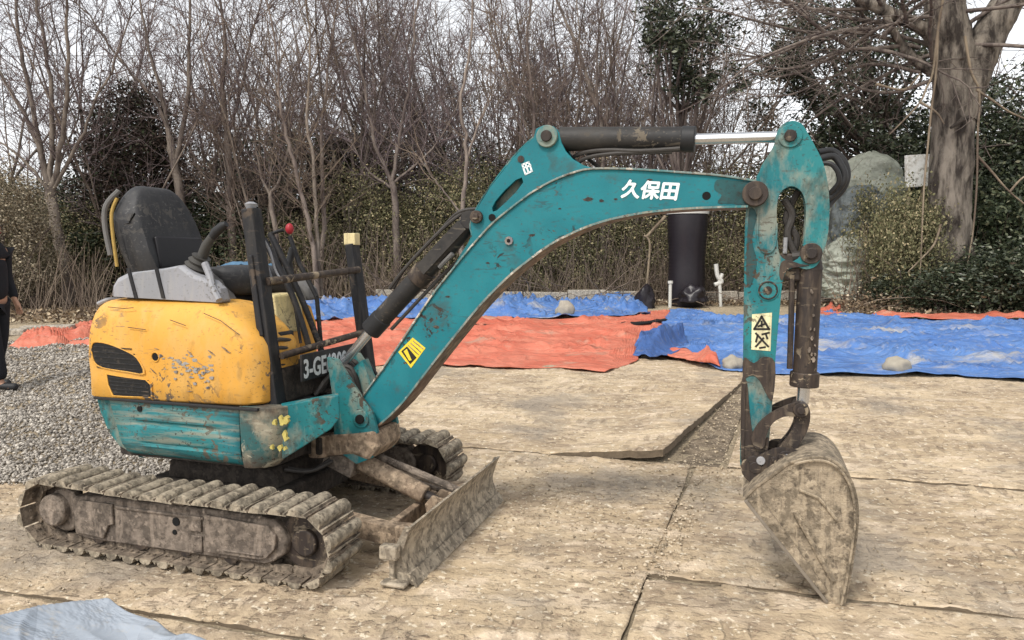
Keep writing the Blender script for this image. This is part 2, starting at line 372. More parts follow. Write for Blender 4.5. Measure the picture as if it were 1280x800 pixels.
m_bark = M_bark('bare_bark', (0.075, 0.06, 0.05, 1), (0.22, 0.185, 0.15, 1), 5)
m_twig = M_bark('bare_twigs', (0.105, 0.08, 0.078, 1), (0.23, 0.185, 0.18, 1), 3)
m_bark_big = M_bark('old_tree_bark', (0.045, 0.036, 0.03, 1), (0.25, 0.215, 0.175, 1), 4.5, 0.0, 0.09)
m_barkpale = M_bark('pale_bare_bark', (0.13, 0.105, 0.085, 1), (0.3, 0.25, 0.2, 1), 5)
m_twigtan = M_bark('tan_twigs', (0.12, 0.09, 0.065, 1), (0.24, 0.185, 0.13, 1), 3)
m_stem = M_bark('dry_stems', (0.12, 0.09, 0.06, 1), (0.3, 0.24, 0.16, 1), 3)

def M_tarp(name, a, b, patch, amt):
    m = Mat(name, 0.55); v = m.coord((1, 1, 1), 'World')
    c = m.mix(m.th(m.noise(1.3, 6, 0.65, v, 0.5), 0.35, 0.65), a, b)
    c = m.mix(m.math('MULTIPLY', m.th(m.noise(0.9, 6, 0.65, m.coord((0.6, 1.5, 1), 'World')), 0.62 - amt, 0.66), 0.85), c, patch)
    c = m.mix(m.math('MULTIPLY', m.th(m.noise(9, 8, 0.8, m.coord((0.8, 1.6, 1), 'World')), 0.54, 0.62), 0.45), c, patch)
    c = m.mix(m.math('MULTIPLY', m.th(m.noise(16, 8, 0.8, m.coord((0.5, 1.8, 1), 'World', (0, 0, .3))), 0.59, 0.63), 0.4), c, (0.09, 0.08, 0.075, 1))
    m.color(c)
    vo = m.n('ShaderNodeTexVoronoi', feature='DISTANCE_TO_EDGE'); vo.inputs['Scale'].default_value = 1.9
    wv = m.n('ShaderNodeVectorMath', operation='ADD'); nz = m.n('ShaderNodeTexNoise'); nz.inputs['Scale'].default_value = 1.5; m.l(v, nz.inputs['Vector']); m.l(v, wv.inputs[0]); m.l(nz.outputs['Color'], wv.inputs[1]); m.l(wv.outputs[0], vo.inputs['Vector'])
    cre = m.th(vo.outputs['Distance'], 0.0, 0.16)
    m.bump(m.math('ADD', m.math('ADD', m.noise(3.0, 4, 0.6, m.coord((0.7, 1.8, 1), 'World'), 1.2), m.math('MULTIPLY', m.noise(14, 4, 0.6, v), 0.08)), m.math('MULTIPLY', cre, -0.35)), 0.55, 0.08)
    return m.m
m_tarpred = M_tarp('faded_red_tarpaulin', (0.45, 0.105, 0.062, 1), (0.55, 0.18, 0.115, 1), (0.42, 0.24, 0.17, 1), 0.03)
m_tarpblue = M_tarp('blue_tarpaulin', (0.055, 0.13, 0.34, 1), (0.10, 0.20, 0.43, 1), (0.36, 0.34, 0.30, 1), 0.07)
m_tarpblue_shade = M_tarp('shaded_blue_tarpaulin', (0.04, 0.09, 0.24, 1), (0.06, 0.13, 0.34, 1), (0.2, 0.18, 0.16, 1), 0.02)  # darker copy of the blue sheet, shade of the bunched folds put into the colour
m_plastic = M_tarp('pale_plastic_sheet', (0.20, 0.235, 0.285, 1), (0.30, 0.33, 0.37, 1), (0.35, 0.32, 0.27, 1), 0.0)
m_greycover = M_tarp('weathered_grey_cover', (0.26, 0.28, 0.22, 1), (0.42, 0.43, 0.36, 1), (0.1, 0.1, 0.08, 1), 0.1)
m_bluegrey = M_tarp('dull_blue_cover', (0.11, 0.13, 0.135, 1), (0.2, 0.22, 0.21, 1), (0.06, 0.06, 0.05, 1), 0.1)
m_conc = M_muddy('old_concrete', (0.22, 0.2, 0.17, 1), (0.36, 0.32, 0.26, 1), 0.4, 0.6, bstr=0.5)
m_lip = M_flat('scraped_steel_edge', (0.2, 0.17, 0.135, 1), 0.55, 0.2, 0.5, 16, 0.3)
m_rock = M_flat('grey_rock', (0.3, 0.27, 0.22, 1), 0.9, 0, 0.35, 10, 0.5)
m_drum = M_flat('ribbed_black_plastic', (0.016, 0.013, 0.016, 1), 0.35, 0, 0.4, 8)
m_cloth = M_flat('dark_cloth', (0.012, 0.013, 0.017, 1), 0.85, 0, 0.3, 30)
m_skin = M_flat('skin', (0.42, 0.24, 0.16, 1), 0.5, 0, 0.08)
m_hair = M_flat('black_hair', (0.01, 0.009, 0.009, 1), 0.5)

# ------------------------------------------------------------------ THE GROUND
def fb(x, y, s, o=4): return noise.fractal(Vector((x * s, y * s, 3.7)), 0.8, 2.1, o)
def ground_h(x, y):
    # slightly rutted along the direction in which the machine drove
    a = x * cy_ + y * sy_; b = -x * sy_ + y * cy_
    h = 0.010 * fb(x, y, 1.1, 3) + 0.006 * noise.fractal(Vector((a * 3.2, b * 5.5, 0)), 0.8, 2.1, 3)
    h += 0.013 * max(0, noise.fractal(Vector((a * 7, b * 13, 5)), 0.7, 2.1, 3)) + 0.012 * max(0, noise.noise(Vector((a * 17, b * 24, 9))) - 0.12)
    # prints of the crawler: cross bars inside broad lanes
    for lane, wd in ((-1.05, 0.28), (0.45, 0.3), (1.75, 0.3), (2.7, 0.3)):
        q = abs(b + 0.0 - lane - 3.2 + 0.15 * math.sin(a * 0.9 + lane))
        if q < wd: h += 0.011 * max(0, math.sin(a * 55 + 2 * noise.noise(Vector((a, b, 2))))) * max(0, noise.noise(Vector((a * 0.8, b * 0.8, lane))) + 0.25) * (1 - q / wd)
    return h
def slab(name, poly, step, z0=0.0, mat=m_sand, tilt=None, parent=None, thick=0.05):
    """a dirt-covered steel plate: displaced top, real edge down to the ground"""
    u = Vector((cy_, sy_, 0)); vv = Vector((-sy_, cy_, 0))
    us = [Vector((p[0], p[1], 0)).dot(u) for p in poly]; vs = [Vector((p[0], p[1], 0)).dot(vv) for p in poly]
    bm = bmesh.new()
    nu = max(2, int((max(us) - min(us)) / step)); nv = max(2, int((max(vs) - min(vs)) / step))
    grid = [[bm.verts.new(u * (min(us) - 0.01 + (max(us) - min(us) + 0.02) * i / nu) + vv * (min(vs) - 0.01 + (max(vs) - min(vs) + 0.02) * j / nv)) for j in range(nv + 1)] for i in range(nu + 1)]
    for i in range(nu):
        for j in range(nv): bm.faces.new((grid[i][j], grid[i + 1][j], grid[i + 1][j + 1], grid[i][j + 1]))
    n = len(poly); cx = sum(p[0] for p in poly) / n; cyy = sum(p[1] for p in poly) / n
    for i in range(n):
        a = Vector((*poly[i], 0)); b = Vector((*poly[(i + 1) % n], 0)); d = (b - a).normalized(); nn = Vector((d.y, -d.x, 0))
        if (Vector((cx, cyy, 0)) - a).dot(nn) > 0: nn = -nn
        bmesh.ops.bisect_plane(bm, geom=bm.verts[:] + bm.edges[:] + bm.faces[:], plane_co=a, plane_no=nn, clear_outer=True)
    for q in bm.verts:
        q.co.z = z0 + ground_h(q.co.x, q.co.y) + (tilt(q.co.x, q.co.y) if tilt else 0)
    be = [e for e in bm.edges if e.is_boundary]
    bev = {v_ for e in be for v_ in e.verts}
    for q in bev:       # crumbling edge
        j = 0.010 * noise.noise(Vector((q.co.x * 9, q.co.y * 9, 0)))
        q.co.x += j; q.co.y += j; q.co.z -= 0.004
    r = bmesh.ops.extrude_edge_only(bm, edges=be)
    for g in r['geom']:
        if isinstance(g, bmesh.types.BMVert): g.co.z -= thick
    sf = [g for g in r['geom'] if isinstance(g, bmesh.types.BMFace)]
    bmesh.ops.recalc_face_normals(bm, faces=bm.faces)
    me = bpy.data.meshes.new(name); me.materials.append(mat); me.materials.append(m_edge)
    for f in bm.faces: f.smooth = True
    for f in sf: f.material_index = 1; f.smooth = False
    bm.to_mesh(me); bm.free()
    return obj(name, me, None, parent)

def grid_sheet(name, x0, x1, y0, y1, nx, ny, hf, mat):
    v = [(x0 + (x1 - x0) * i / nx, y0 + (y1 - y0) * j / ny, 0) for j in range(ny + 1) for i in range(nx + 1)]
    v = [(a, b, hf(a, b)) for a, b, _ in v]
    f = [(j * (nx + 1) + i, j * (nx + 1) + i + 1, (j + 1) * (nx + 1) + i + 1, (j + 1) * (nx + 1) + i) for j in range(ny) for i in range(nx)]
    return obj(name, mesh(v, f, name), mat, None, True)
def bank(x, y):
    """the ground rises a little into the wood behind the kerb"""
    t = min(1, max(0, (y - 21.8) / 3.0)); return -0.013 + 0.38 * t * t * (3 - 2 * t)
gxs = sorted(set([-900, -300, -100, -50] + [i * 0.5 for i in range(-60, 61)] + [50, 100, 300, 900]))
gys = sorted(set([-200, -50, -10] + [i * 0.5 for i in range(-10, 90)] + [60, 100, 300, 1200]))
gv = [(x, y, bank(x, y) + (0.03 * fb(x, y, 0.8, 3) if 9 < y < 44 and abs(x) < 30 else 0)) for y in gys for x in gxs]
nx = len(gxs)
gf = [(j * nx + i, j * nx + i + 1, (j + 1) * nx + i + 1, (j + 1) * nx + i) for j in range(len(gys) - 1) for i in range(nx - 1)]
grd = tag(obj('ground', mesh(gv, gf, 'ground'), m_dirt, None, True), kind='structure')

gap = 0.02
def tiltP1(x, y):       # right edge of this plate stands proud of its neighbour
    a = Vector((1.05, 4.99)); b = Vector((2.47, 7.92)); d = (b - a).normalized()
    q = Vector((x, y)) - a; s_ = q.dot(d) / (b - a).length; dist = abs(q.x * d.y - q.y * d.x)
    return 0.085 * max(0, 1 - dist / 0.8) * max(0.15, 1 - 0.75 * max(0, min(1, s_)))
slab('steel_plate', [(-7, 7.235), (-0.47, 5.366), (1.03, 4.945), (2.46, 7.9), (3.2, 9.6), (-7, 12.0)], 0.036, 0.004, tilt=tiltP1, parent=grd)
slab('steel_plate', [(-6.0, 4.05), (-2.14, 2.995), (-0.73, 2.61), (0.3, 2.32), (0.550, 3.02), (1.044, 4.40), (1.20, 4.885), (-0.47, 5.354), (-6.0, 6.93)], 0.022, 0.0, parent=grd)
slab('steel_plate', [(1.245, 4.858), (3.08, 4.346), (7.5, 3.1), (12, 8.0), (3.3, 9.6), (2.52, 7.6)], 0.036, 0.002, parent=grd)
slab('steel_plate', [(0.57, 3.12), (1.01, 3.012), (3.0, 2.5), (7.0, 1.4), (7.5, 3.07), (3.08, 4.334), (1.235, 4.845)], 0.022, -0.004, parent=grd)
slab('steel_plate', [(0.33, 2.30), (0.45, 1.2), (6.8, -0.4), (7.0, 1.37), (3.0, 2.47), (1.01, 2.985), (0.58, 3.085)], 0.04, 0.008, parent=grd)
slab('steel_plate', [(-6.0, 4.02), (-6.5, 2.2), (0.2, 0.6), (0.28, 2.29), (-0.73, 2.575), (-2.14, 2.96)], 0.04, 0.006, parent=grd)

wf = slab('earth_fill', [(1.02, 4.80), (1.40, 4.86), (2.55, 7.75), (2.44, 7.86)], 0.035, -0.010, mat=m_darkearth, thick=0.03, parent=grd)
for q in wf.data.vertices:
    q.co.z += 0.016 * max(-0.5, noise.fractal(Vector((q.co.x * 6, q.co.y * 6, 8)), 0.8, 2.1, 4)); 

# stones -------------------------------------------------------------
def set_rnd(me, arr):
    a = me.attributes.new('rnd', 'FLOAT', 'FACE'); a.data.foreach_set('value', np.asarray(arr, dtype=np.float32))
ico = bmesh.new(); bmesh.ops.create_icosphere(ico, subdivisions=1, radius=1.0)
ICO_V = np.array([v_.co[:] for v_ in ico.verts]); ICO_F = np.array([[v_.index for v_ in f.verts] for f in ico.faces]); ico.free()
OCT_V = np.array([(1, 0, 0), (0, 1, 0), (-1, 0, 0), (0, -1, 0), (0, 0, 1), (0, 0, -1)], float)
OCT_F = np.array([(0, 1, 4), (1, 2, 4), (2, 3, 4), (3, 0, 4), (1, 0, 5), (2, 1, 5), (3, 2, 5), (0, 3, 5)])
def fast_mesh(name, V, F):
    me = bpy.data.meshes.new(name); k = F.shape[1]
    me.vertices.add(len(V)); me.vertices.foreach_set('co', V.astype(np.float32).ravel())
    me.loops.add(F.size); me.loops.foreach_set('vertex_index', F.astype(np.int32).ravel())
    me.polygons.add(len(F)); me.polygons.foreach_set('loop_start', np.arange(0, F.size, k, dtype=np.int32))
    me.update(calc_edges=True); me.validate(); return me
def stones(name, P, size, mat, base=(OCT_V, OCT_F), flat=0.7):
    BV, BF = base; n = len(P)
    sc = size[:, None, None] * (0.65 + 0.7 * rng.random((n, 1, 3))) * np.array([1, 1, flat])
    V = BV[None] * sc * (0.8 + 0.4 * rng.random((n, len(BV), 1)))
    a = rng.random(n) * 6.283; ca, sa = np.cos(a)[:, None], np.sin(a)[:, None]
    t = (rng.random(n) - 0.5) * 1.2; ct, st = np.cos(t)[:, None], np.sin(t)[:, None]
    x, y, z = V[..., 0], V[..., 1], V[..., 2]
    y, z = y * ct - z * st, y * st + z * ct
    x, y = x * ca - y * sa, x * sa + y * ca
    V = np.stack([x, y, z], -1) + P[:, None, :]
    F = BF[None] + (np.arange(n) * len(BV))[:, None, None]
    me = fast_mesh(name, V.reshape(-1, 3), F.reshape(-1, 3))
    set_rnd(me, np.repeat(rng.random(n), len(BF)))
    return obj(name, me, mat)

def gravel_mound(x, y):
    e = min(1, max(0, (x_edge(y) - x) / 0.8)); f = min(1, max(0, (y - 4.55 + 0.12 * (x + 4)) / 0.5))
    return 0.07 * e * f * (0.75 + 1.1 * fb(x, y, 1.1, 3)) 
def x_edge(y): return -2.35 - 0.27 * (y - 4.6) + 0.12 * math.sin(y * 3)
bed = grid_sheet('gravel_bed', -9.5, -2.0, 4.3, 12.3, 90, 100, lambda x, y: (0.012 + gravel_mound(x, y)) if (x < x_edge(y) and y > 4.5 - 0.1 * (x + 4)) else -0.02, m_dirt)
tag(bed, kind='structure')
pts = []; sz = []
while len(pts) < 36000:
    y = 4.4 + 7.3 * random.random() ** 1.5; x = -0.55 * y - 1.6 + random.random() * (x_edge(y) + 0.55 * y + 1.7)
    e = x_edge(y) - x
    if e < 0 and random.random() > math.exp(e * 5): continue
    if y < 4.55 - 0.12 * (x + 4) and random.random() > 0.05: continue
    s_ = (0.0055 + 0.011 * random.random() ** 1.8) * (1 + 0.09 * (y - 4.5))
    pts.append((x, y, 0.014 + (gravel_mound(x, y) if e > 0 else 0) + s_ * random.uniform(0.1, 0.7))); sz.append(s_)
tag(stones('gravel', np.array(pts), np.array(sz), m_gravel, (OCT_V, OCT_F), 0.8), 'loose grey crushed stone spread behind the excavator', kind='stuff')
pts = []; sz = []
while len(pts) < 5500:
    k = random.random()
    if k < 0.55:
        y = 2.2 + 6.5 * random.random() ** 1.4; x = (random.random() * 2 - 1) * y * 0.75
    elif k < 0.8:       # along the seam between the plates, and the wedge of rubble in it
        t = random.random(); y = 2.9 + 4.9 * t; x = 0.5 + 0.42 * (y - 2.9) + random.gauss(0, 0.05 + (0.13 if 4.2 < y < 7 else 0.02))
    else:
        y = random.gauss(4.0, 0.5); x = random.gauss(0.2, 0.4)
    s_ = (0.003 + 0.007 * random.random() ** 2.5) * (1.25 if 0.55 <= k < 0.8 else 1)
    pts.append((x, y, 0.004 + ground_h(x, y))); sz.append(s_)
tag(stones('pebbles', np.array(pts), np.array(sz), m_pebble), 'small crumbs of earth and grit scattered over the steel plates', kind='stuff')

# ------------------------------------------------------------------ TARPAULINS
def resample(pts, n):
    P = [Vector(p) for p in pts]; d = [0]
    for a, b in zip(P, P[1:]): d.append(d[-1] + (b - a).length)
    out = []
    for i in range(n + 1):
        t = d[-1] * i / n; k = 0
        while k < len(d) - 2 and d[k + 1] < t: k += 1
        s_ = (t - d[k]) / max(1e-9, d[k + 1] - d[k]); out.append(P[k].lerp(P[k + 1], min(1, max(0, s_))))
    return out
def tarp(name, near, far, nu, nv, amp, seed, mat, label, dirn=0.0, base=0.012, raw=False, crump=1.0):
    """crumpled sheet lying between its near and its far edge"""
    near = [ground(*p) for p in near] if not raw else near; far = [ground(*p) for p in far] if not raw else far
    A = resample(near, nu); B = resample(far, nu); V = []; F = []
    ca, sa = math.cos(dirn), math.sin(dirn)
    for j in range(nv + 1):
        t = j / nv
        for i in range(nu + 1):
            p = A[i].lerp(B[i], t); e = min(i, nu - i) / nu; q = min(t, 1 - t)
            j1 = 0.10 * noise.noise(Vector((p.x * 1.6, p.y * 1.6, seed)))
            p = p + Vector((j1, 0.8 * j1))
            a = p.x * ca + p.y * sa; b = -p.x * sa + p.y * ca
            wx_ = 0.35 * noise.noise(Vector((p.x * 0.7, p.y * 0.7, seed + 31)))
            w1 = 1 - abs(noise.noise(Vector((a * 0.35 + wx_, b * 0.95 + wx_, seed)))) * 5.0
            w2 = 1 - abs(noise.noise(Vector((a * 0.8 + 5, b * 1.5 + 2 * wx_, seed + 3)))) * 6.5
            w4 = 1 - abs(noise.noise(Vector((b * 0.9 + 5, a * 0.5 + wx_, seed + 7)))) * 8.0
            w3 = noise.fractal(Vector((p.x * 1.6, p.y * 2.6, seed + 9)), 0.9, 2.0, 3)
            h = 0.9 * amp * (max(0, w1) ** 2 * 0.9 + max(0, w2) ** 2 * 0.32 * crump + max(0, w4) ** 2 * 0.35 + 0.22 * w3 + 0.12)
            cr_ = 1 - abs(noise.noise(Vector((p.x * 3.1 + 2 * wx_, p.y * 4.2, seed + 40)))) * 6; cr2 = 1 - abs(noise.noise(Vector((p.y * 5.1, p.x * 2.3, seed + 44)))) * 6
            ms_ = max(0, noise.noise(Vector((p.x * 0.6, p.y * 0.9, seed + 60))) + 0.15) * 2
            h += ms_ * (0.026 * max(0, cr_) ** 2 + 0.02 * max(0, cr2) ** 2)
            edge = min(1, q * 9) * min(1, e * 22)
            lift = 0.035 * max(0, noise.noise(Vector((p.x * 2.2, p.y * 2.2, seed + 20)))) * (1 - edge)
            V.append((p.x, p.y, base + max(-0.004, h) * (0.35 + 0.65 * edge) + lift + (bank(p.x, p.y) + 0.045 if p.y > 21 else 0)))
    for j in range(nv):
        for i in range(nu):
            k = j * (nu + 1) + i; F.append((k, k + 1, k + nu + 2, k + nu + 1))
    o = obj(name, mesh(V, F, name), mat, None, True)
    s_ = o.modifiers.new('thickness', 'SOLIDIFY'); s_.thickness = 0.006; s_.offset = -1
    return tag(o, label, 'tarpaulin')
tarp('tarpaulin', [(300, 452), (365, 459), (440, 460), (520, 456), (560, 459), (640, 463), (700, 462), (757, 467), (796, 452)],
     [(300, 404), (365, 404), (440, 400), (520, 402), (600, 398), (680, 398), (740, 399), (790, 395), (843, 388)], 260, 90, 0.12, 1.0, m_tarpred,
     'faded red tarpaulin spread flat behind the boom, its torn right end curling up', 0.05)
tarp('tarpaulin', [(5, 440), (40, 441), (75, 443), (88, 437), (110, 436), (150, 440), (200, 444)], [(35, 421), (60, 415), (90, 411), (115, 408), (150, 407), (200, 405)], 120, 40, 0.22, 5.0, m_tarpred,
     'faded red tarpaulin edge lying on the gravel left of the yellow cowl', 0.1)
tarp('tarpaulin', [(340, 405), (440, 402), (560, 401), (680, 400), (760, 399), (812, 396)], [(370, 384), (440, 381), (520, 384), (600, 378), (680, 380), (740, 380), (800, 377)], 220, 46, 0.30, 9.0, m_tarpblue,
     'strip of blue tarpaulin in front of the kerb, behind the big red one', 0.0, base=0.03)
tarp('tarpaulin', [(800, 441), (850, 446), (880, 458), (905, 466), (950, 468), (1000, 471), (1100, 473), (1200, 471), (1290, 479), (1400, 482)],
     [(840, 388), (870, 390), (900, 398), (985, 397), (1040, 393), (1100, 399), (1200, 402), (1280, 401), (1400, 401)], 320, 110, 0.15, 13.0, m_tarpblue,
     'big blue tarpaulin spread on the sand behind the arm and bucket cylinder', -0.12, base=0.02)
tarp('tarpaulin', [(793, 448), (815, 452), (850, 446), (868, 440)], [(800, 425), (815, 417), (835, 416), (850, 420)], 50, 26, 0.28, 21.0, m_tarpblue_shade,
     'bunched blue tarpaulin corner, darkened in its colour as shade, where the red and blue sheets meet', 0.9, base=0.035)
tarp('tarpaulin', [(832, 450), (855, 455), (878, 461), (900, 465)], [(838, 441), (860, 443), (880, 452), (898, 458)], 50, 14, 0.14, 25.0, m_tarpred,
     'small red tarpaulin flap poking out under the blue sheet near the grey stone', 0.2, base=0.05)
tarp('tarpaulin', [(1008, 401), (1030, 405), (1052, 400)], [(1010, 390), (1030, 389), (1050, 391)], 30, 12, 0.18, 29.0, m_tarpred,
     'crumpled scrap of red tarpaulin on the blue sheet beside the bucket cylinder', 0.2, base=0.06)
tarp('tarpaulin', [(1090, 400), (1180, 403), (1300, 404), (1400, 404)], [(1090, 396), (1180, 397), (1300, 398), (1400, 398)], 110, 10, 0.10, 33.0, m_tarpred,
     'long thin strip of red tarpaulin along the far right edge of the blue sheet', 0.0, base=0.07)
tarp('tarpaulin', [(-150, 890), (0, 880), (140, 870), (260, 830)], [(-150, 760), (0, 775), (115, 766), (215, 800)], 120, 60, 0.11, 41.0, m_plastic,
     'pale crumpled plastic sheet in the near left corner', 0.7, base=0.012)

tarp('black_scrap', [(772, 410), (800, 411), (834, 405)], [(778, 407), (805, 406), (832, 402)], 40, 8, 0.04, 51.0, m_hole,
     'torn black plastic scrap lying on the right end of the red tarpaulin', 0.0, base=0.07)['category'] = 'scrap'
tarp('black_scrap', [(586, 414), (600, 415), (616, 413)], [(590, 410), (603, 410), (614, 410)], 26, 8, 0.03, 55.0, m_hole,
     'small black scrap on the red tarpaulin just right of the boom', 0.0, base=0.07)['category'] = 'scrap'

def rock(px, py, wpx, hpx, label, seed, mat=m_rock, z=0.02):
    x, y = ground(px, py); s_ = wpx / 2 * y / FPX; hh = hpx / 2 * y / FPX
    bm = bmesh.new(); bmesh.ops.create_icosphere(bm, subdivisions=3, radius=1.0)
    for q in bm.verts:
        d = 1 + 0.35 * noise.noise(q.co * 1.3 + Vector((seed, 0, 0))) + 0.12 * noise.noise(q.co * 4 + Vector((seed, 0, 0)))
        q.co = Vector((q.co.x * s_, q.co.y * s_ * 0.8, q.co.z * hh)) * d
    me = bpy.data.meshes.new('rock'); bm.to_mesh(me); bm.free()
    o = obj('rock', me, mat, None, True); o.location = (x, y, z + hh * 0.8)
    return tag(o, label, 'rock')
rock(915, 464, 26, 20, 'rounded sand-coloured rock on the near edge of the blue tarpaulin left of the arm', 1.0)
rock(1120, 468, 34, 22, 'pale dusty rock holding down the blue tarpaulin right of the bucket cylinder', 4.0)
rock(706, 397, 22, 22, 'grey rock on the blue strip behind the red tarpaulin', 8.0)
rock(1052, 402, 20, 9, 'small dirty rock at the far edge of the blue tarpaulin right of the arm', 12.0)

# ------------------------------------------------------------------ THE EXCAVATOR (machine coordinates: +x forward, -y towards the camera)
X = empty('excavator', (MC[0], MC[1], 0.004), YAW, 'worn teal and yellow mini excavator with open seat, its bucket resting on the sandy plates', 'excavator')

# --- crawler tracks
TX0, TX1, TR, TZ = -0.635, 0.755, 0.147, 0.175      # wheel centres, radius to shoe base, centre height
def track_path(s):
    Ls = TX1 - TX0; per = 2 * Ls + 2 * math.pi * TR; s %= per
    if s < Ls:
        sag = -0.012 * math.sin(math.pi * s / Ls) + 0.004 * math.sin(s * 9)
        return (TX0 + s, TZ + TR + sag, 0.0)
    s -= Ls
    if s < math.pi * TR:
        a = s / TR; return (TX1 + TR * math.sin(a), TZ + TR * math.cos(a), a)
    s -= math.pi * TR
    if s < Ls: return (TX1 - s, TZ - TR, math.pi)
    a = (s - Ls) / TR; return (TX0 - TR * math.sin(a), TZ - TR * math.cos(a), math.pi + a)
PER = 2 * (TX1 - TX0) + 2 * math.pi * TR
NSH = 38
shoe = MB()
prof = [(-0.046, -0.004), (-0.046, 0.004), (-0.040, 0.006), (-0.039, 0.017), (-0.034, 0.024), (-0.020, 0.029), (-0.002, 0.028), (0.010, 0.022), (0.017, 0.012), (0.020, 0.003), (0.028, 0.002), (0.030, 0.012), (0.037, 0.013), (0.040, 0.002), (0.045, 0.001), (0.046, -0.004)]
ny = 9; W2 = 0.125
vv = []; ff = []; npf = len(prof)
for j in range(ny + 1):
    y = -W2 + 2 * W2 * j / ny
    for i, (a, b) in enumerate(prof):
        k = 0.0032 * noise.noise(Vector((a * 60, y * 22, 1.0))) if b > 0 else 0
        vv.append((a + k, y + (0.004 * noise.noise(Vector((a * 50, 9, j))) if j in (0, ny) else 0), b + k * 1.3 - (0.004 if (j in (0, ny) and b > 0.012) else 0)))
for j in range(ny):
    for i in range(npf):
        a = j * npf + i; c = j * npf + (i + 1) % npf; ff.append((a, c, c + npf, a + npf))
ff.append(tuple(range(npf))); ff.append(tuple(reversed([ny * npf + i for i in range(npf)])))
shoe.add(vv, ff)
for s_ in (-1, 1):       # chain link lugs on the inner face
    shoe.prism([(-0.052, -0.004), (0.044, -0.004), (0.05, -0.018), (0.04, -0.034), (-0.035, -0.034), (-0.054, -0.02)], s_ * 0.036 - 0.009, s_ * 0.036 + 0.009)
shoe.tube([(-0.045, -0.05, -0.02), (-0.045, 0.05, -0.02)], 0.009, 6)
for s_ in (-1, 1):
    for q in (-0.018, 0.018): shoe.tube([(q, s_ * 0.075, -0.004), (q, s_ * 0.075, -0.011)], 0.008, 6)
shoe_o = None
def make_track(side):
    yc = side * 0.63
    fr = MB()
    ya = yc - side * 0.055; yb = yc + side * 0.062
    y0, y1 = min(ya, yb), max(ya, yb)
    fr.prism([(-0.52, 0.07), (-0.44, 0.052), (0.62, 0.055), (0.70, 0.075), (0.775, 0.12), (0.79, 0.175), (0.765, 0.225), (0.71, 0.262), (0.6, 0.274), (-0.4, 0.268), (-0.53, 0.25)], y0, y1)
    fr.v = [(x * 0.845 if x > 0 else x, y, z) for x, y, z in fr.v]
    f_o = fr.build('track_frame', m_frame, X, 30, 0.012)
    d = MB(); yo = yc + side * 0.062
    def o(k): return yo + side * k
    # raised cover, ribs, recoil plate on the outer face
    d.prism([(0.30, 0.085), (0.62, 0.085), (0.68, 0.10), (0.73, 0.145), (0.735, 0.2), (0.69, 0.24), (0.30, 0.255)], *sorted((o(0.0), o(0.018))))
    d.prism([(-0.5, 0.085), (-0.33, 0.075), (-0.30, 0.14), (-0.27, 0.15), (-0.27, 0.245), (-0.47, 0.245), (-0.5, 0.2)], *sorted((o(0.0), o(0.014))))
    d.box((0.42, min(o(0.014), o(0.026)), 0.105), (0.66, max(o(0.014), o(0.026)), 0.113))
    d.box((-0.26, min(o(0), o(0.008)), 0.225), (0.28, max(o(0), o(0.008)), 0.238))
    d.box((0.19, min(o(0), o(0.012)), 0.17), (0.27, max(o(0), o(0.012)), 0.24)); d.box((0.2, min(o(0), o(0.01)), 0.075), (0.27, max(o(0), o(0.01)), 0.15))
    d.v = [(x * 0.845 if x > 0 else x, y, z) for x, y, z in d.v]
    d.build('side_cover', m_frame, f_o, 30, 0.008)
    h = MB(); h.disc_y((0.085, 0.20), 0.02, min(o(-.01), o(0.004)), max(o(-.01), o(0.004)), 12); h.disc_y((0.075, 0.15), 0.012, min(o(-.01), o(0.004)), max(o(-.01), o(0.004)), 10)
    h.build('adjuster_hole', m_hole, f_o)
    sp = MB()
    sp.prism([(TX0 + (0.142 if i % 2 else 0.112) * math.cos(math.pi * i / 11), TZ + (0.142 if i % 2 else 0.112) * math.sin(math.pi * i / 11)) for i in range(22)], yc - 0.014, yc + 0.014)
    sp.build('sprocket', m_mech, f_o, 25)
    mo = MB(); mo.disc_y((TX0 + 0.04, TZ), 0.105, min(yc, yc + side * 0.05), max(yc, yc + side * 0.05))
    mo.disc_y((TX0 + 0.005, TZ + 0.005), 0.078, min(yc, yc + side * 0.092), max(yc, yc + side * 0.092))
    mo.build('drive_motor', m_frame, f_o, 30, 0.012)
    idl = MB(); idl.disc_y((TX1 - 0.012, TZ), 0.128, yc - 0.03, yc + 0.03, 36); idl.disc_y((TX1 - 0.012, TZ), 0.06, yc - 0.055, yc + 0.055, 24)
    idl.build('idler_wheel', m_mech, f_o, 30, 0.008)
    for k in range(4):
        r = MB(); x = -0.38 + k * 0.25
        r.disc_y((x, 0.082), 0.042, yc - 0.06, yc + 0.06, 18); r.disc_y((x, 0.082), 0.055, yc - 0.045, yc - 0.03, 18); r.disc_y((x, 0.082), 0.055, yc + 0.03, yc + 0.045, 18)
        r.build('track_roller', m_mech, f_o, 30)
    global shoe_o
    for k in range(NSH):
        if shoe_o is None:
            s_ = shoe_o = shoe.build('track_shoe', m_shoe, f_o, 40); s_.data.materials.append(m_shoe_dark)
            for pl_ in s_.data.polygons:       # steel web and links coloured dark for shade in the gaps, sand packed on the bars
                if pl_.center.z < 0.008: pl_.material_index = 1
        else: s_ = shoe_o.copy(); C.objects.link(s_); s_.parent = f_o
        x, z, a = track_path(PER * k / NSH + (0.03 if side < 0 else 0.07))
        s_.matrix_local = Matrix.Translation((x, yc + random.uniform(-1, 1) * 0.003, z)) @ Matrix.Rotation(a + random.uniform(-1, 1) * R(3), 4, 'Y') @ Matrix.Scale(random.uniform(0.85, 1.2), 4, (0, 0, 1)) @ (Matrix.Rotation(math.pi, 4, 'X') @ Matrix.Scale(-1, 4, (0, 0, 1)) if k % 2 else Matrix.Identity(4))
    return f_o
trk_n = make_track(-1); trk_f = make_track(1)

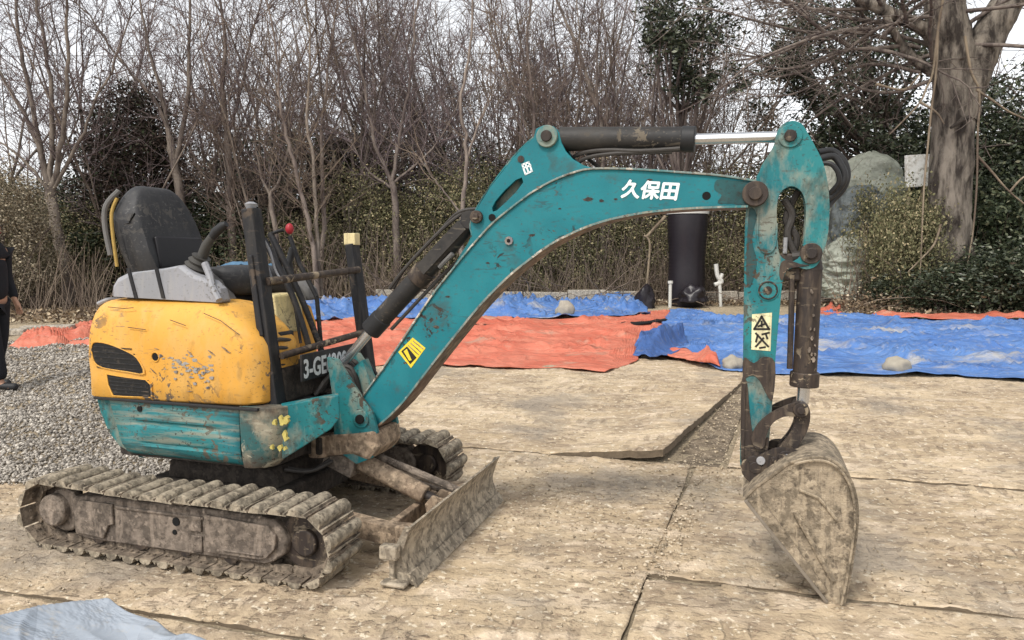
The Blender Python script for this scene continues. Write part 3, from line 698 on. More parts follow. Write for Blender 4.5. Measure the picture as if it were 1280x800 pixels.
# --- undercarriage centre
b = MB()
b.box((-0.38, -0.52, 0.15), (0.42, 0.52, 0.27)); b.prism([(-0.3, 0.27), (0.38, 0.27), (0.33, 0.36), (-0.28, 0.36)], -0.33, 0.33)
b.build('carriage_frame', m_under, X, 0, 0.015)
b = MB(); b.tube([(0, 0, 0.355), (0, 0, 0.405)], 0.33, 40); b.build('slew_ring', m_under, X, 30)

# --- dozer blade
def blade_x(z): return 1.205 - 0.055 * math.sin(max(0, min(1, (z - 0.0) / 0.27)) * math.pi) * 0.9
b = MB(); nz = 12; v = []; f = []
fr_ = [(blade_x(0.262 * i / nz), 0.008 + 0.256 * i / nz) for i in range(nz + 1)]
outline = fr_ + [(p[0] - 0.014, p[1]) for p in reversed(fr_)]
b.prism(outline, -0.575, 0.575)
blade = b.build('dozer_blade', m_blade, X, 30, 0.002)
b = MB()
b.prism([(1.212, 0.0), (1.222, 0.006), (1.19, 0.055), (1.178, 0.055)], -0.577, 0.577)
b.build('cutting_edge', m_blade, blade)
for s_ in (-1, 1):
    b = MB(); b.prism([(1.198, 0.012), (1.150, 0.13), (1.190, 0.258), (1.165, 0.258), (1.10, 0.13), (1.10, 0.03)], *sorted((s_ * 0.576, s_ * 0.564)))
    b.build('side_gusset', m_blade, blade, 0, 0.002)
# folded extension on the near end
b = MB(); b.box((1.075, -0.635, 0.012), (1.19, -0.579, 0.03)); b.box((1.07, -0.63, 0.125), (1.15, -0.579, 0.185)); b.box((1.10, -0.60, 0.03), (1.125, -0.579, 0.125))
b.build('blade_extension', m_blade, blade, 0, 0.008)
b = MB(); b.box((1.10, -0.4, 0.075), (1.155, 0.4, 0.155)); b.build('back_rib', m_blade, blade, 0, 0.006)
for s_ in (-1, 1):
    b = MB(); yb = s_ * 0.33
    b.prism([(0.33, 0.24), (0.36, 0.14), (0.95, 0.075), (1.13, 0.05), (1.15, 0.17), (0.95, 0.165)], yb - 0.035, yb + 0.035)
    b.build('push_arm', m_brownbox, blade, 0, 0.006)
b = MB(); b.box((0.93, -0.32, 0.075), (0.97, 0.32, 0.15)); b.build('cross_beam', m_brownbox, blade, 0, 0.006)
# blade lift cylinder
b = MB(); b.tube([(0.48, 0.0, 0.40), (1.0, 0.0, 0.20)], 0.047, 20); bc = b.build('blade_cylinder', m_brownbox, X, 30, 0.004)
b = MB(); mt = Matrix.Translation((0.57, 0, 0.365)) @ Matrix.Rotation(R(21), 4, 'Y'); b.box((-0.10, -0.075, -0.075), (0.075, 0.075, 0.072), mt); b.build('cylinder_guard', m_frame, bc, 0, 0.006)
b = MB(); b.tube([(1.0, 0, 0.20), (1.12, 0, 0.155)], 0.024, 14); b.build('rod', m_mech, bc, 30)
b = MB()
for y in (-0.06, 0.045): b.prism([(1.03, 0.12), (1.15, 0.1), (1.155, 0.2), (1.06, 0.22), (1.02, 0.17)], y, y + 0.015)
b.build('rod_bracket', m_brownbox, bc, 0, 0.004)
b = MB(); b.tube([(0.66, 0.075, 0.36), (0.9, 0.085, 0.285), (1.15, 0.1, 0.20)], 0.021, 10); b.tube([(0.85, 0.15, 0.22), (1.15, 0.16, 0.14)], 0.014, 8)
b.build('guard_tube', m_frame, bc, 30)
b = MB()
for k, y in enumerate((-0.05, -0.02)):
    b.tube(smooth_path([(0.35, y - 0.2, 0.34), (0.45, y - 0.12, 0.32), (0.53, y, 0.36 + k * 0.03), (0.6, y, 0.38)]), 0.010, 8)
b.build('hydraulic_hose', m_hose, bc, 30)

# --- upper structure
def plan_loft(levels, mat, name, parent, sm=40, bev=0):
    """stacked horizontal outlines (lists of equal length) -> closed body"""
    b = MB(); v = []; f = []; n = len(levels[0][1])
    for z, pl in levels:
        for p in pl: v.append((p[0], p[1], z + (p[2] if len(p) > 2 else 0)))
    for k in range(len(levels) - 1):
        for i in range(n):
            a = k * n + i; c = k * n + (i + 1) % n; f.append((a, c, c + n, a + n))
    f.append(tuple(reversed(range(n)))); m_ = (len(levels) - 1) * n; f.append(tuple(range(m_, m_ + n)))
    b.add(v, f); return b.build(name, mat, parent, sm, bev)
def rbox(x0, x1, y0, y1, r, n=7, rr=None):
    """rounded rectangle outline; rr = radii for (x1y0, x1y1, x0y1, x0y0)"""
    rr = rr or (r, r, r, r); out = []
    for (cx, cy, a0, q) in ((x1 - rr[0], y0 + rr[0], -90, rr[0]), (x1 - rr[1], y1 - rr[1], 0, rr[1]), (x0 + rr[2], y1 - rr[2], 90, rr[2]), (x0 + rr[3], y0 + rr[3], 180, rr[3])):
        for k in range(n): a = R(a0 + 90 * k / (n - 1)); out.append((cx + q * math.cos(a), cy + q * math.sin(a)))
    return out
# turntable deck
b = MB(); b.prism(rbox(-0.52, 0.42, -0.46, 0.46, 0.1), 0.405, 0.46, axis='z'); b.build('turntable_deck', m_under, X, 30, 0.004)
b = MB(); b.prism([(0.38, -0.40), (0.56, -0.33), (0.56, 0.40), (-0.1, 0.46), (-0.1, -0.40)], 0.66, 0.70, axis='z'); b.build('floor_plate', m_black, X, 0, 0.006)
# rear counterweight wrapping round the tail
def tail(R_, x_front, yh, n=20):
    a = math.asin(min(1, yh / R_)); out = [(x_front, -yh)]
    out = [(x_front, -yh)] + [(-R_ * math.cos(-a + 2 * a * k / n) + 0.0, R_ * math.sin(-a + 2 * a * k / n)) for k in range(n + 1)] + [(x_front, yh)]
    return out
levels = []
for z, dr in ((0.395, 0.20), (0.41, 0.16), (0.45, 0.10), (0.52, 0.055), (0.62, 0.022), (0.73, 0.0), (0.80, -0.004)):
    levels.append((z, tail(0.755 - dr, -0.36, 0.492 - dr * 0.25)))
plan_loft(levels, m_teal_worn, 'counterweight', X, 35, 0.006)
# teal lower side skirt (near and far)
def skirt(side):
    k = side
    b = MB(); yo, yi = k * 0.492, k * 0.452
    # main pressed panel with two raised mouldings, lower edge turned in
    Xs = [-0.415 + 0.05 * i for i in range(15)]; Z = [(0.700, 0.0), (0.66, 0.0), (0.645, 0.004), (0.60, 0.004), (0.59, -0.008), (0.575, -0.008), (0.565, 0.006), (0.50, 0.006), (0.485, -0.006), (0.47, 0.0), (0.43, -0.018), (0.405, -0.05)]
    v = []; f = []
    for x in Xs:
        for z, o in Z:
            e = min(1, max(0, (x + 0.34) / 0.06)) * min(1, max(0, (0.20 - x) / 0.06))
            xs = x + (0.10 * (0.70 - z) / 0.3 - 0.07 if x < -0.4 else 0)
            v.append((xs, k * (0.497 + o * e + (o if z < 0.46 else 0) * (1 - e)), z + 0.018 * (-x) * (1 if z > .6 else 0.2)))
    n = len(Z)
    for i in range(len(Xs) - 1):
        for j in range(n - 1): a = i * n + j; f.append((a, a + 1, a + n + 1, a + n))
    b.add(v, f); o_ = b.build('side_skirt', m_teal_skirt, X, 40)
    s_ = o_.modifiers.new('thickness', 'SOLIDIFY'); s_.thickness = 0.012
    if k < 0:
        h = MB(); h.disc_y((-0.285, 0.655), 0.014, k * 0.505, k * 0.49, 14); h.build('bolt_hole', m_hole, o_)
    # rust-eaten front corner panel running in towards the boom
    pl = [(0.29, k * 0.5), (0.42, k * 0.497), (0.47, k * 0.475), (0.50, k * 0.43), (0.50, k * 0.40), (0.27, k * 0.43)]
    levels = []
    for z, d in ((0.405, 0.09), (0.44, 0.05), (0.52, 0.018), (0.62, 0.0), (0.705, 0.0)):
        levels.append((z, [(x - d * (1 if x > 0.4 else 0.0), y - k * 0.25 * d) for x, y in pl]))
    c_ = plan_loft(levels, m_teal_rust, 'corner_panel', X, 35, 0.006)
    b = MB(); b.prism([(0.475, 0.45), (0.70, 0.58), (0.74, 0.63), (0.74, 0.74), (0.475, 0.705)], *sorted((k * 0.33, k * 0.40)))
    mm = Matrix.Translation((0.475, k * 0.44, 0)) @ Matrix.Rotation(k * -0.62, 4, 'Z') @ Matrix.Translation((-0.475, -k * 0.4, 0))
    b.v = [tuple(mm @ Vector(p)) for p in b.v]; b.build('front_cheek', m_teal_worn, X, 0, 0.006)
skirt(-1); skirt(1)
b = MB(); b.disc_y((0.60, 0.64), 0.0, 0, 0); 
# flecks of old yellow paint on the corner panel
for k in range(10):
    px, py = random.gauss(354, 6), random.uniform(520, 566); c_ = L(px, py, -0.5); r = random.uniform(0.006, 0.016)
    fl = [(c_[0] + r * random.uniform(0.4, 1.3) * math.cos(t), c_[1] + 1.4 * r * random.uniform(0.4, 1.3) * math.sin(t)) for t in [i * math.pi / 4 for i in range(8)]]
    b = MB(); b.prism(fl, -0.5035 - 0.0003 * (k % 5), -0.49); b.build('paint_fleck', m_fleck, X)

# yellow cowl ------------------------------------------------------
def cowl_levels(x0, x1, y0, y1):
    lv = []
    for z, ins, fx in ((0.700, 0.012, 0.0), (0.712, 0.0, 0.0), (0.80, 0.0, 0.0), (0.90, -0.004, 0.0), (0.98, 0.0, 0.006), (1.03, 0.006, 0.022), (1.07, 0.014, 0.05), (1.11, 0.027, 0.085), (1.14, 0.043, 0.115), (1.160, 0.062, 0.135), (1.173, 0.086, 0.15), (1.18, 0.12, 0.17), (1.182, 0.16, 0.2)):
        a = rbox(x0 + ins * 0.9, x1 - ins - fx, y0 + ins, y1 - ins * 0.4, 0.1, 8, (0.11 - ins * 0.3, 0.05, 0.05, 0.13 - ins * 0.3))
        lv.append((z, [(p[0], p[1], -0.05 * max(0, (p[0] - 0.12)) * (1 if z > 1.02 else 0) + (0.02 * (p[0] + .1) if z < .72 else 0)) for p in a]))
    return lv
cowl = plan_loft(cowl_levels(-0.655, 0.405, -0.508, -0.16), m_yellow, 'side_cowl', X, 50)
# dent the lower rear edge inwards as in the photograph: grille recesses are dark pieces let into the skin
def onskin(px, py, d=0.004):
    """point on the outer side face"""
    a = L(px, py, -0.508); return (a[0], a[1])
g1 = [onskin(*p) for p in sp2([(118, 430), (135, 431), (158, 440), (172, 449), (180, 467), (160, 465), (135, 461), (122, 456), (117, 444)], 3, True)]
g2 = [onskin(*p) for p in [(135, 469), (158, 473), (183, 476), (189, 482), (190, 497), (160, 496), (143, 495), (137, 482)]]
for g in (g1, g2):
    b = MB(); b.prism(g, -0.507, -0.512)
    gr_ = b.build('vent_grille', m_grille, cowl)
    cxg = sum(p[0] for p in g) / len(g); czg = sum(p[1] for p in g) / len(g)
    zs = sorted(p[1] for p in g); xs_ = sorted(p[0] for p in g)
    for q in range(5):
        zz_ = zs[0] + (zs[-1] - zs[0]) * (q + 0.7) / 5.6; c_in = [p[0] for p in g if abs(p[1] - zz_) < 0.035]; xa, xb_ = (min(c_in), max(c_in)) if len(c_in) > 1 else (xs_[0], xs_[-1])
        if xb_ - xa > 0.05: b = MB(); b.prism([(xa + 0.012, zz_), (xb_ - 0.012, zz_ - 0.004), (xb_ - 0.012, zz_ + 0.001), (xa + 0.012, zz_ + 0.005)], -0.511, -0.515); b.build('louvre', m_black, gr_)
    b = MB(); og = [(cxg + (p[0] - cxg) * 1.07, czg + (p[1] - czg) * 1.1) for p in g]
    b.prism(og, -0.506, -0.516, [list(reversed(g))]); b.build('vent_rim', m_yellow, gr_, 0, 0.002)
b = MB(); b.disc_y(onskin(195, 447), 0.019, -0.500, -0.5125, 18); hk = b.build('key_hole', m_hole, cowl)
b = MB(); cc = onskin(195, 447); b.tube([(cc[0] + 0.023 * math.cos(a), -0.512, cc[1] + 0.023 * math.sin(a)) for a in [k * math.pi / 8 for k in range(17)]], 0.004, 6); b.build('hole_rim', m_yellow, hk, 40)
# scuffed sticker remains: torn silver and purple-grey flakes
for k in range(60):
    px = random.gauss(238, 15); py = 462 + (px - 236) * 0.25 + random.gauss(0, 7)
    c0 = onskin(px, py); r = random.uniform(0.004, 0.016)
    fl = [(c0[0] + r * random.uniform(0.5, 1.5) * math.cos(a), c0[1] + 0.55 * r * random.uniform(0.5, 1.4) * math.sin(a)) for a in [i * math.pi / 4 for i in range(8)]]
    b = MB(); b.prism(fl, -0.507, -0.5125 - 0.0002 * (k % 8)); b.build('torn_sticker', m_scuff, cowl)
for pts_ in ([(252, 393), (275, 402), (300, 420)], [(130, 385), (150, 387), (162, 386)], [(160, 410), (182, 413)], [(212, 401), (232, 408)]):
    b = MB(); q = [onskin(*p) for p in pts_]
    b.tube([(a, -0.5085 + max(0, (z - 1.06)) ** 2 * 3.2, z) for a, z in q], 0.0018, 5); b.build('scratch', m_mech, cowl)
for k in range(26):
    px, py = (random.gauss(265, 22), random.gauss(418, 9)) if k % 2 else (random.gauss(230, 40), random.gauss(450, 26))
    if px > 325 or px < 190 or py > 500: continue
    c0 = onskin(px, py); l_ = random.uniform(0.012, 0.05); th_ = random.uniform(-0.7, 0.1); w_ = random.uniform(0.0012, 0.004)
    dx_, dz_ = math.cos(th_), math.sin(th_); zt3 = c0[1]
    if zt3 + abs(l_) > 1.03: continue
    fl = [(c0[0] - dx_ * l_ / 2, zt3 - dz_ * l_ / 2), (c0[0] + dz_ * w_, zt3 - dx_ * w_), (c0[0] + dx_ * l_ / 2, zt3 + dz_ * l_ / 2), (c0[0] - dz_ * w_ * 0.6, zt3 + dx_ * w_ * 0.6)]
    b = MB(); b.prism(fl, -0.505, -0.5128 - 0.0001 * k); b.build('scratch', m_brownbox, cowl)
b = MB(); q0 = L3(288, 421, -0.42); q1 = L3(308, 411, -0.40); b.tube([q0, q1], 0.009, 6); b.build('handle_slot', m_brownbox, cowl)
b = MB(); b.box((-0.56, -0.515, 0.688), (0.40, -0.40, 0.702)); b.build('rubber_seal', m_rubber, X, 0, 0.003)
# rear engine hood and far side cowl
lv = []
for z, ins in ((0.80, 0.0), (0.95, 0.0), (1.07, 0.01), (1.12, 0.03), (1.15, 0.07), (1.16, 0.13)):
    lv.append((z, tail(0.745 - ins, -0.16, 0.492 - ins)))
plan_loft(lv, m_yellow, 'engine_hood', X, 45)
b = MB(); b.prism(rbox(-0.2, 0.10, -0.17, 0.30, 0.03), 0.70, 1.13, axis='z'); b.build('seat_pedestal', m_yellow, X, 30, 0.01)
b = MB(); b.box((0.098, -0.15, 1.045), (0.108, 0.28, 1.052)); b.box((0.098, -0.15, 0.98), (0.108, 0.28, 0.986)); b.build('panel_seam', m_mech, X)
plan_loft([(z, rbox(-0.5 + d, 0.1 - d, 0.30 + d, 0.49 - d, 0.06)) for z, d in ((0.70, 0), (1.0, 0), (1.1, 0.02), (1.13, 0.05))], m_yellow, 'far_cowl', X, 40)
# worn white edge of the hood at the rear
b = MB(); b.tube(smooth_path([L3(123, 381, -0.40), L3(135, 376, -0.38), L3(150, 376, -0.30)]), 0.012, 8); b.build('hood_latch', m_greyplastic, X, 40)

# --- seat consoles (grey plastic)
y0c, y1c = -0.43, -0.35
con = [L(138, 372, y0c), L(140, 358, y0c), L(146, 348, y0c), L(158, 342, y0c), L(200, 337, y0c), L(225, 332, y0c), L(240, 344, y0c), L(262, 352, y0c), L(272, 362, y0c), L(277, 380, y0c)]
b = MB(); b.prism(con, y0c, y1c); nearcon = b.build('seat_console', m_greyplastic, X, 30, 0.018)
b = MB(); b.prism([(p[0], p[1] - 0.03) for p in con], 0.30, 0.42); b.build('seat_console', m_greydark, X, 30, 0.018)
b = MB(); b.prism([(p[0] + 0.01, p[1] - 0.035) for p in con[:-3]] + [(con[-3][0] - 0.03, con[-1][1])], y1c, -0.19); b.build('console_inner', m_greydark, X, 30, 0.01)
for pxs in ((161, 171), (196, 205)):     # dark straps over the console
    a = L(pxs[0], 336, y0c); c0 = L(pxs[1], 374, y0c)
    b = MB(); b.prism([(a[0] - 0.010, a[1]), (a[0] + 0.010, a[1]), (c0[0] + 0.010, c0[1]), (c0[0] - 0.010, c0[1])], y0c - 0.006, y0c - 0.0005)
    b.build('strap', m_black, nearcon)
# joystick: ribbed boot, stalk, grip
y_ = -0.34
b = MB(); base, top = L3(240, 352, y_), L3(252, 322, y_)
nrib = 5
pp, rr = [], []
for k in range(nrib * 2 + 1):
    t = k / (nrib * 2); pp.append(base.lerp(top, t)); rr.append(0.082 * (1 - t) + 0.040 * t + (0.006 if k % 2 == 0 else -0.006))
b.tube(pp, rr, 18); boot = b.build('lever_boot', m_boot, X, 60)
b = MB(); b.tube([L3(252, 324, y_), L3(258, 308, y_), L3(266, 296, y_)], [0.026, 0.024, 0.02], 12); b.build('stalk', m_boot, boot, 40)
b = MB(); b.tube([L3(264, 299, y_), L3(270, 291, y_), L3(278, 284, y_), L3(283, 281, y_)], [0.019, 0.024, 0.022, 0.014], 12); b.build('grip', m_rubber, boot, 50)
b = MB(); b.tube(smooth_path([L3(256, 330, -0.40), L3(262, 345, -0.41), L3(266, 360, -0.43), L3(274, 376, -0.44)]), [0.02] * 16, 8) if False else b.tube(smooth_path([L3(256, 330, -0.40), L3(262, 345, -0.41), L3(266, 360, -0.43), L3(274, 376, -0.44)]), 0.017, 8)
b.build('cable_bundle', m_greyplastic, boot, 40)
# second joystick at the far side
b = MB(); b.tube([(-0.02, 0.34, 1.28), (0.0, 0.34, 1.36), (0.03, 0.34, 1.44)], [0.05, 0.02, 0.022], 12); b.build('far_lever', m_rubber, X, 40)

# --- seat
def pad(name, w, pts_side, mat, parent, cx=0.0, crown=0.02, nw=12, rnd=0.05):
    """upholstered body: side profile swept across y with rounded borders"""
    v = []; f = []; n = len(pts_side); cxp = sum(p[0] for p in pts_side) / n; czp = sum(p[1] for p in pts_side) / n
    ys = []
    for i in range(nw + 1):
        t = -1 + 2 * i / nw; ys.append(t)
    for t in ys:
        e = abs(t); k = 1 - (rnd / 0.2) * 0.55 * max(0, (e - 0.62) / 0.38) ** 2.2
        for (x, z) in pts_side:
            xx = cxp + (x - cxp) * (k if e < 1 else k * 0.9); zz = czp + (z - czp) * (k if e < 1 else k * 0.97)
            v.append((xx, cx + t * w / 2, zz))
    for i in range(nw):
        for j in range(n):
            a = i * n + j; c = i * n + (j + 1) % n; f.append((a, c, c + n, a + n))
    f.append(tuple(reversed(range(n)))); f.append(tuple(nw * n + i for i in range(n)))
    b = MB(); b.add(v, f); return b.build(name, mat, parent, 60)
sb = [(-0.50, 1.27), (-0.475, 1.36), (-0.50, 1.50), (-0.53, 1.62), (-0.565, 1.72), (-0.60, 1.765), (-0.645, 1.77), (-0.675, 1.73), (-0.665, 1.60), (-0.635, 1.45), (-0.62, 1.34), (-0.60, 1.27)]
sb = sp2(sb, 4, True)
v = []; f = []; nn = len(sb); NW = 22
for i in range(NW + 1):
    t = -1 + 2 * i / NW; e = abs(t)
    for x, z in sb:
        # upper corners rounded off, side bolsters forward
        top = 1.775 - 0.19 * max(0, (e - 0.35) / 0.65) ** 2.4
        zz = 1.27 + (z - 1.27) * (top - 1.27) / 0.505
        wd = 0.23 * (1 - 0.22 * max(0, (1.42 - zz) / 0.15)) 
        fx = 0.035 * max(0, (e - 0.5) / 0.5) ** 1.5 * (1 if x > -0.6 else -0.8)
        sh = 0.02 if e > 0.93 else 0
        v.append((x * (1 - 0) + fx * (1 if e < 0.98 else -0.4) - (sh if x > -0.58 else -sh), t * wd, zz))
for i in range(NW):
    for j in range(nn):
        a = i * nn + j; c = i * nn + (j + 1) % nn; f.append((a, c, c + nn, a + nn))
f.append(tuple(reversed(range(nn)))); f.append(tuple(NW * nn + i for i in range(nn)))
b = MB(); b.add(v, f); seatback = b.build('seat_back', m_seat, X, 60)
# dark lower pad on the back rest, split lining with worn yellow foam at its rear edge
b = MB(); b.prism([(-0.455, 1.33), (-0.455, 1.36), (-0.478, 1.50), (-0.495, 1.50), (-0.50, 1.33)], -0.15, 0.19); b.build('lumbar_pad', m_seatdark, seatback, 30, 0.02)
b = MB(); b.tube(smooth_path([(-0.66, -0.235, 1.34), (-0.675, -0.238, 1.5), (-0.685, -0.23, 1.62), (-0.665, -0.21, 1.70)]), 0.009, 8); b.build('worn_foam_edge', m_foam, seatback, 40)
b = MB(); b.tube(smooth_path([(-0.70, -0.235, 1.40), (-0.725, -0.238, 1.55), (-0.715, -0.235, 1.66), (-0.66, -0.20, 1.74)]), 0.014, 8); b.build('back_shell_edge', m_greydark, seatback, 40)
cu = sp2([(-0.50, 1.20), (-0.50, 1.31), (-0.42, 1.335), (-0.2, 1.33), (-0.03, 1.35), (0.06, 1.335), (0.10, 1.29), (0.085, 1.21), (0.0, 1.19), (-0.3, 1.185)], 3, True)
seat = pad('seat_cushion', 0.50, cu, m_seat, X, 0.02, rnd=0.08)
b = MB(); b.tube(smooth_path([(-0.45, -0.195, 1.245), (0.0, -0.2, 1.245), (0.08, -0.14, 1.25), (0.10, 0.02, 1.25), (0.08, 0.18, 1.25), (0, 0.23, 1.25)]), 0.010, 8); b.build('piping', m_seatdark, seat, 50)
b = MB(); b.box((-0.42, -0.18, 1.13), (0.04, 0.2, 1.195)); b.build('seat_suspension', m_black, X, 0, 0.015)
b = MB(); b.prism([(-0.62, 1.14), (-0.5, 1.14), (-0.47, 1.34), (-0.56, 1.4), (-0.66, 1.3)], -0.19, -0.15); b.prism([(-0.62, 1.14), (-0.5, 1.14), (-0.47, 1.34), (-0.56, 1.4), (-0.66, 1.3)], 0.15, 0.19); b.build('seat_bracket', m_black, X, 0, 0.006)
# a crumpled blue cloth lying on the seat
bl = MB(); vv = []; ff = []
for j in range(9):
    for i in range(13):
        x = -0.20 + 0.019 * i + 0.01 * math.sin(j * 1.3); y = -0.02 + 0.024 * j; q = noise.noise(Vector((i * 0.42, j * 0.5, 2)))
        vv.append((x, y, 1.342 + 0.03 * max(0, q) + 0.022 * math.exp(-((i - 6) ** 2 + (j - 4) ** 2) / 14)))
for j in range(8):
    for i in range(12): a = j * 13 + i; ff.append((a, a + 1, a + 14, a + 13))
o = bl.add(vv, ff).build('cloth', M_flat('faded_blue_rag', (0.08, 0.16, 0.25, 1), 0.9, 0, 0.4), None, 60)
o.modifiers.new('t', 'SOLIDIFY').thickness = 0.006
o.location = X.location; o.rotation_euler = X.rotation_euler; tag(o, 'faded blue rag crumpled on the black seat cushion', 'rag')

# --- front posts, rails, levers, plate
def beam(name, a, b_, w1, w2, mat, parent=X, bev=0.006):
    a, b_ = Vector(a), Vector(b_); d = b_ - a
    mm = Matrix.Translation(a) @ d.to_track_quat('Z', 'Y').to_matrix().to_4x4()
    q = MB(); q.box((-w1 / 2, -w2 / 2, 0), (w1 / 2, w2 / 2, d.length), mm); return q.build(name, mat, parent, 0, bev)
pn0, pn1 = L3(346, 512, -0.38), L3(314, 262, -0.38)
post = beam('front_post', pn0, pn1, 0.075, 0.062, m_black)
b = MB(); b.tube([pn1, pn1 + Vector((0, 0, 0.022)), pn1 + Vector((0, 0, 0.032))], [0.022, 0.03, 0.012], 12); b.build('post_cap', m_greyplastic, post, 40)
beam('post_flange', L3(316, 320, -0.38) + Vector((0.02, -0.005, 0)), L3(330, 420, -0.38) + Vector((0.02, -0.005, 0)), 0.09, 0.02, m_black, post)
pf0, pf1 = L3(466, 500, 0.38), L3(440, 306, 0.38)
postf = beam('front_post', pf0, pf1, 0.085, 0.05, m_black)
mm = Matrix.Translation(pf1); q = MB(); q.box((-0.035, -0.03, -0.005), (0.035, 0.03, 0.06), mm); q.build('post_cap', m_cream, postf, 0, 0.004, )
a1, a2 = L3(334, 353, -0.38), L3(448, 338, 0.36)
b = MB(); b.tube([a1, a2], 0.019, 12); b.build('hand_rail', m_mech, X, 40)
a1, a2 = L3(352, 446, -0.36), L3(462, 414, 0.36)
b = MB(); b.tube([a1, a2], 0.017, 12); b.build('lower_rail', m_mech, X, 40)
# number board
pa, pb, pc, pd = L3(372, 452, -0.28), L3(442, 430, 0.12), L3(446, 455, 0.12), L3(376, 480, -0.28)
xb = 0.5 * (pa.x + pb.x)
zt = (pa.z + pb.z) / 2; zb = (pc.z + pd.z) / 2
BW = 0.56
b = MB(); b.box((xb - 0.006, -0.31, zb - 0.01), (xb + 0.006, -0.31 + BW, zt + 0.012)); board = b.build('number_board', m_black, X, 0, 0.003)
def text_mesh(name, s, size, mat, parent, M, bold=0.0, depth=0.002, shear=0.0):
    cu_ = bpy.data.curves.new(name, 'FONT'); cu_.body = s; cu_.size = size; cu_.extrude = depth; cu_.offset = bold; cu_.shear = shear
    cu_.resolution_u = 3
    t = bpy.data.objects.new('tmp', cu_); C.objects.link(t)
    me = bpy.data.meshes.new_from_object(t.evaluated_get(bpy.context.evaluated_depsgraph_get()))
    bpy.data.objects.remove(t)
    o = obj(name, me, mat, parent); me.materials.clear(); me.materials.append(mat); o.matrix_local = M
    return o
Mt = Matrix(((0, 0, 1, xb + 0.008), (1, 0, 0, -0.30), (0, 1, 0, zb + 0.006), (0, 0, 0, 1)))
tm = text_mesh('number_lettering', '3-GE620045', 0.125, m_plateprint, board, Mt @ Matrix.Scale(0.78, 4, (1, 0, 0)), 0.003, 0.001)
# front panel below the board, hydraulic fittings beside the near post
b = MB(); b.prism([(0.36, 0.70), (0.44, 0.70), (0.42, 0.86), (0.36, 0.88)], -0.34, 0.10); b.build('front_panel', m_under, X, 0, 0.01)
b = MB(); b.box((0.24, -0.36, 0.70), (0.36, -0.16, 0.98)); b.box((0.28, -0.3, 0.98), (0.38, -0.18, 1.03)); b.build('valve_block', m_black, X, 0, 0.01)
for k in range(7):
    b = MB(); z = 0.74 + 0.04 * k
    b.tube(smooth_path([(0.30, -0.34, z), (0.36, -0.365, z + 0.012), (0.40, -0.33, z + 0.02), (0.38, -0.2, z)]), 0.010, 8)
    b.build('hydraulic_hose', m_hose, X, 40)
# pale cream document box
b = MB(); b.prism([(0.10, 0.99), (0.26, 1.0), (0.23, 1.20), (0.10, 1.20)], -0.13, 0.10); b.build('document_box', m_cream, X, 0, 0.012)
beam('box_lid_strap', (0.20, -0.134, 0.99), (0.19, -0.134, 1.2), 0.012, 0.003, m_black)
# travel levers
for (a, c0, e, y) in (((402, 440), (376, 372), (338, 292), 0.02), ((388, 440), (366, 372), (330, 300), -0.08)):
    b = MB(); b.tube(smooth_path([L3(*a, y), L3(*c0, y), L3(*e, y)]), 0.016, 10); b.build('travel_lever', m_black, X, 40)
b = MB(); b.tube([L3(342, 292, 0.02), L3(354, 288, 0.02)], 0.009, 8); b.tube([L3(336, 293, 0.02), L3(368, 380, 0.0), L3(376, 430, 0.0)], 0.008, 8); b.build('lever_crossbar', m_black, X, 40)
for (a, c0, y) in (((362, 296), (374, 330), 0.12), ((374, 330), (396, 372), 0.10), ((396, 372), (402, 440), 0.10)):
    b = MB(); b.tube([L3(*a, y), L3(*c0, y)], 0.012, 8); b.build('blade_lever', m_black, X, 40)
bm = bmesh.new(); bmesh.ops.create_uvsphere(bm, u_segments=14, v_segments=10, radius=0.026); me = bpy.data.meshes.new('red_knob'); bm.to_mesh(me); bm.free()
kn = obj('lever_knob', me, m_red, X, True); kn.location = L3(362, 287, 0.12); kn.scale = (0.85, 0.85, 1.15); kn['label'] = 'red ball knob of the blade lever'
for pts_ in ([(322, 290), (336, 312), (344, 338), (352, 352)], [(318, 288), (330, 322), (340, 350)]):
    b = MB(); b.tube(smooth_path([L3(p[0], p[1], -0.30) for p in pts_]), 0.006, 6); b.build('pale_cable', m_greyplastic, X, 40)

# --- swing bracket and boom
for s_ in (-1, 1):
    pl = T([(411, 447), (424, 449), (440, 474), (456, 500), (468, 516), (474, 540), (468, 572), (448, 580), (428, 566), (420, 546), (419, 505)], -0.10)
    b = MB(); b.prism(pl, *sorted((s_ * 0.098, s_ * 0.120))); b.build('swing_bracket_plate', m_teal_worn, X, 0, 0.003)
b = MB(); b.prism(T([(392, 548), (405, 545), (440, 543), (470, 540), (474, 562), (460, 578), (440, 570), (405, 572), (393, 566)], -0.13), -0.13, 0.13); sb_ = b.build('swing_bracket', m_brownbox, X, 0, 0.02)
pc_ = L(398, 560, -0.13)
b = MB(); b.tube([(pc_[0] - 0.01, -0.11, pc_[1] - 0.05), (pc_[0] - 0.01, -0.11, pc_[1] + 0.06)], 0.052, 18); b.tube([(pc_[0] - 0.01, -0.11, pc_[1] + 0.05), (pc_[0] - 0.01, -0.11, pc_[1] + 0.09)], 0.02, 10)
b.build('swing_cylinder_eye', m_brownbox, sb_, 40, 0.004)
b = MB(); b.tube([(0.47, 0, 0.40), (0.47, 0, 0.72)], 0.07, 20); b.box((0.28, -0.16, 0.40), (0.5, 0.16, 0.49)); b.box((0.28, -0.16, 0.62), (0.5, 0.16, 0.7)); b.build('swing_post', m_under, X, 30, 0.008)
YB = -0.068
top = [(437, 518), (446, 508), (480, 462), (508, 421), (540, 373), (565, 341), (582, 320), (600, 299), (618, 280), (640, 262), (664, 244), (690, 229), (715, 219), (740, 213.5), (790, 214), (850, 218), (900, 222), (945, 229)]
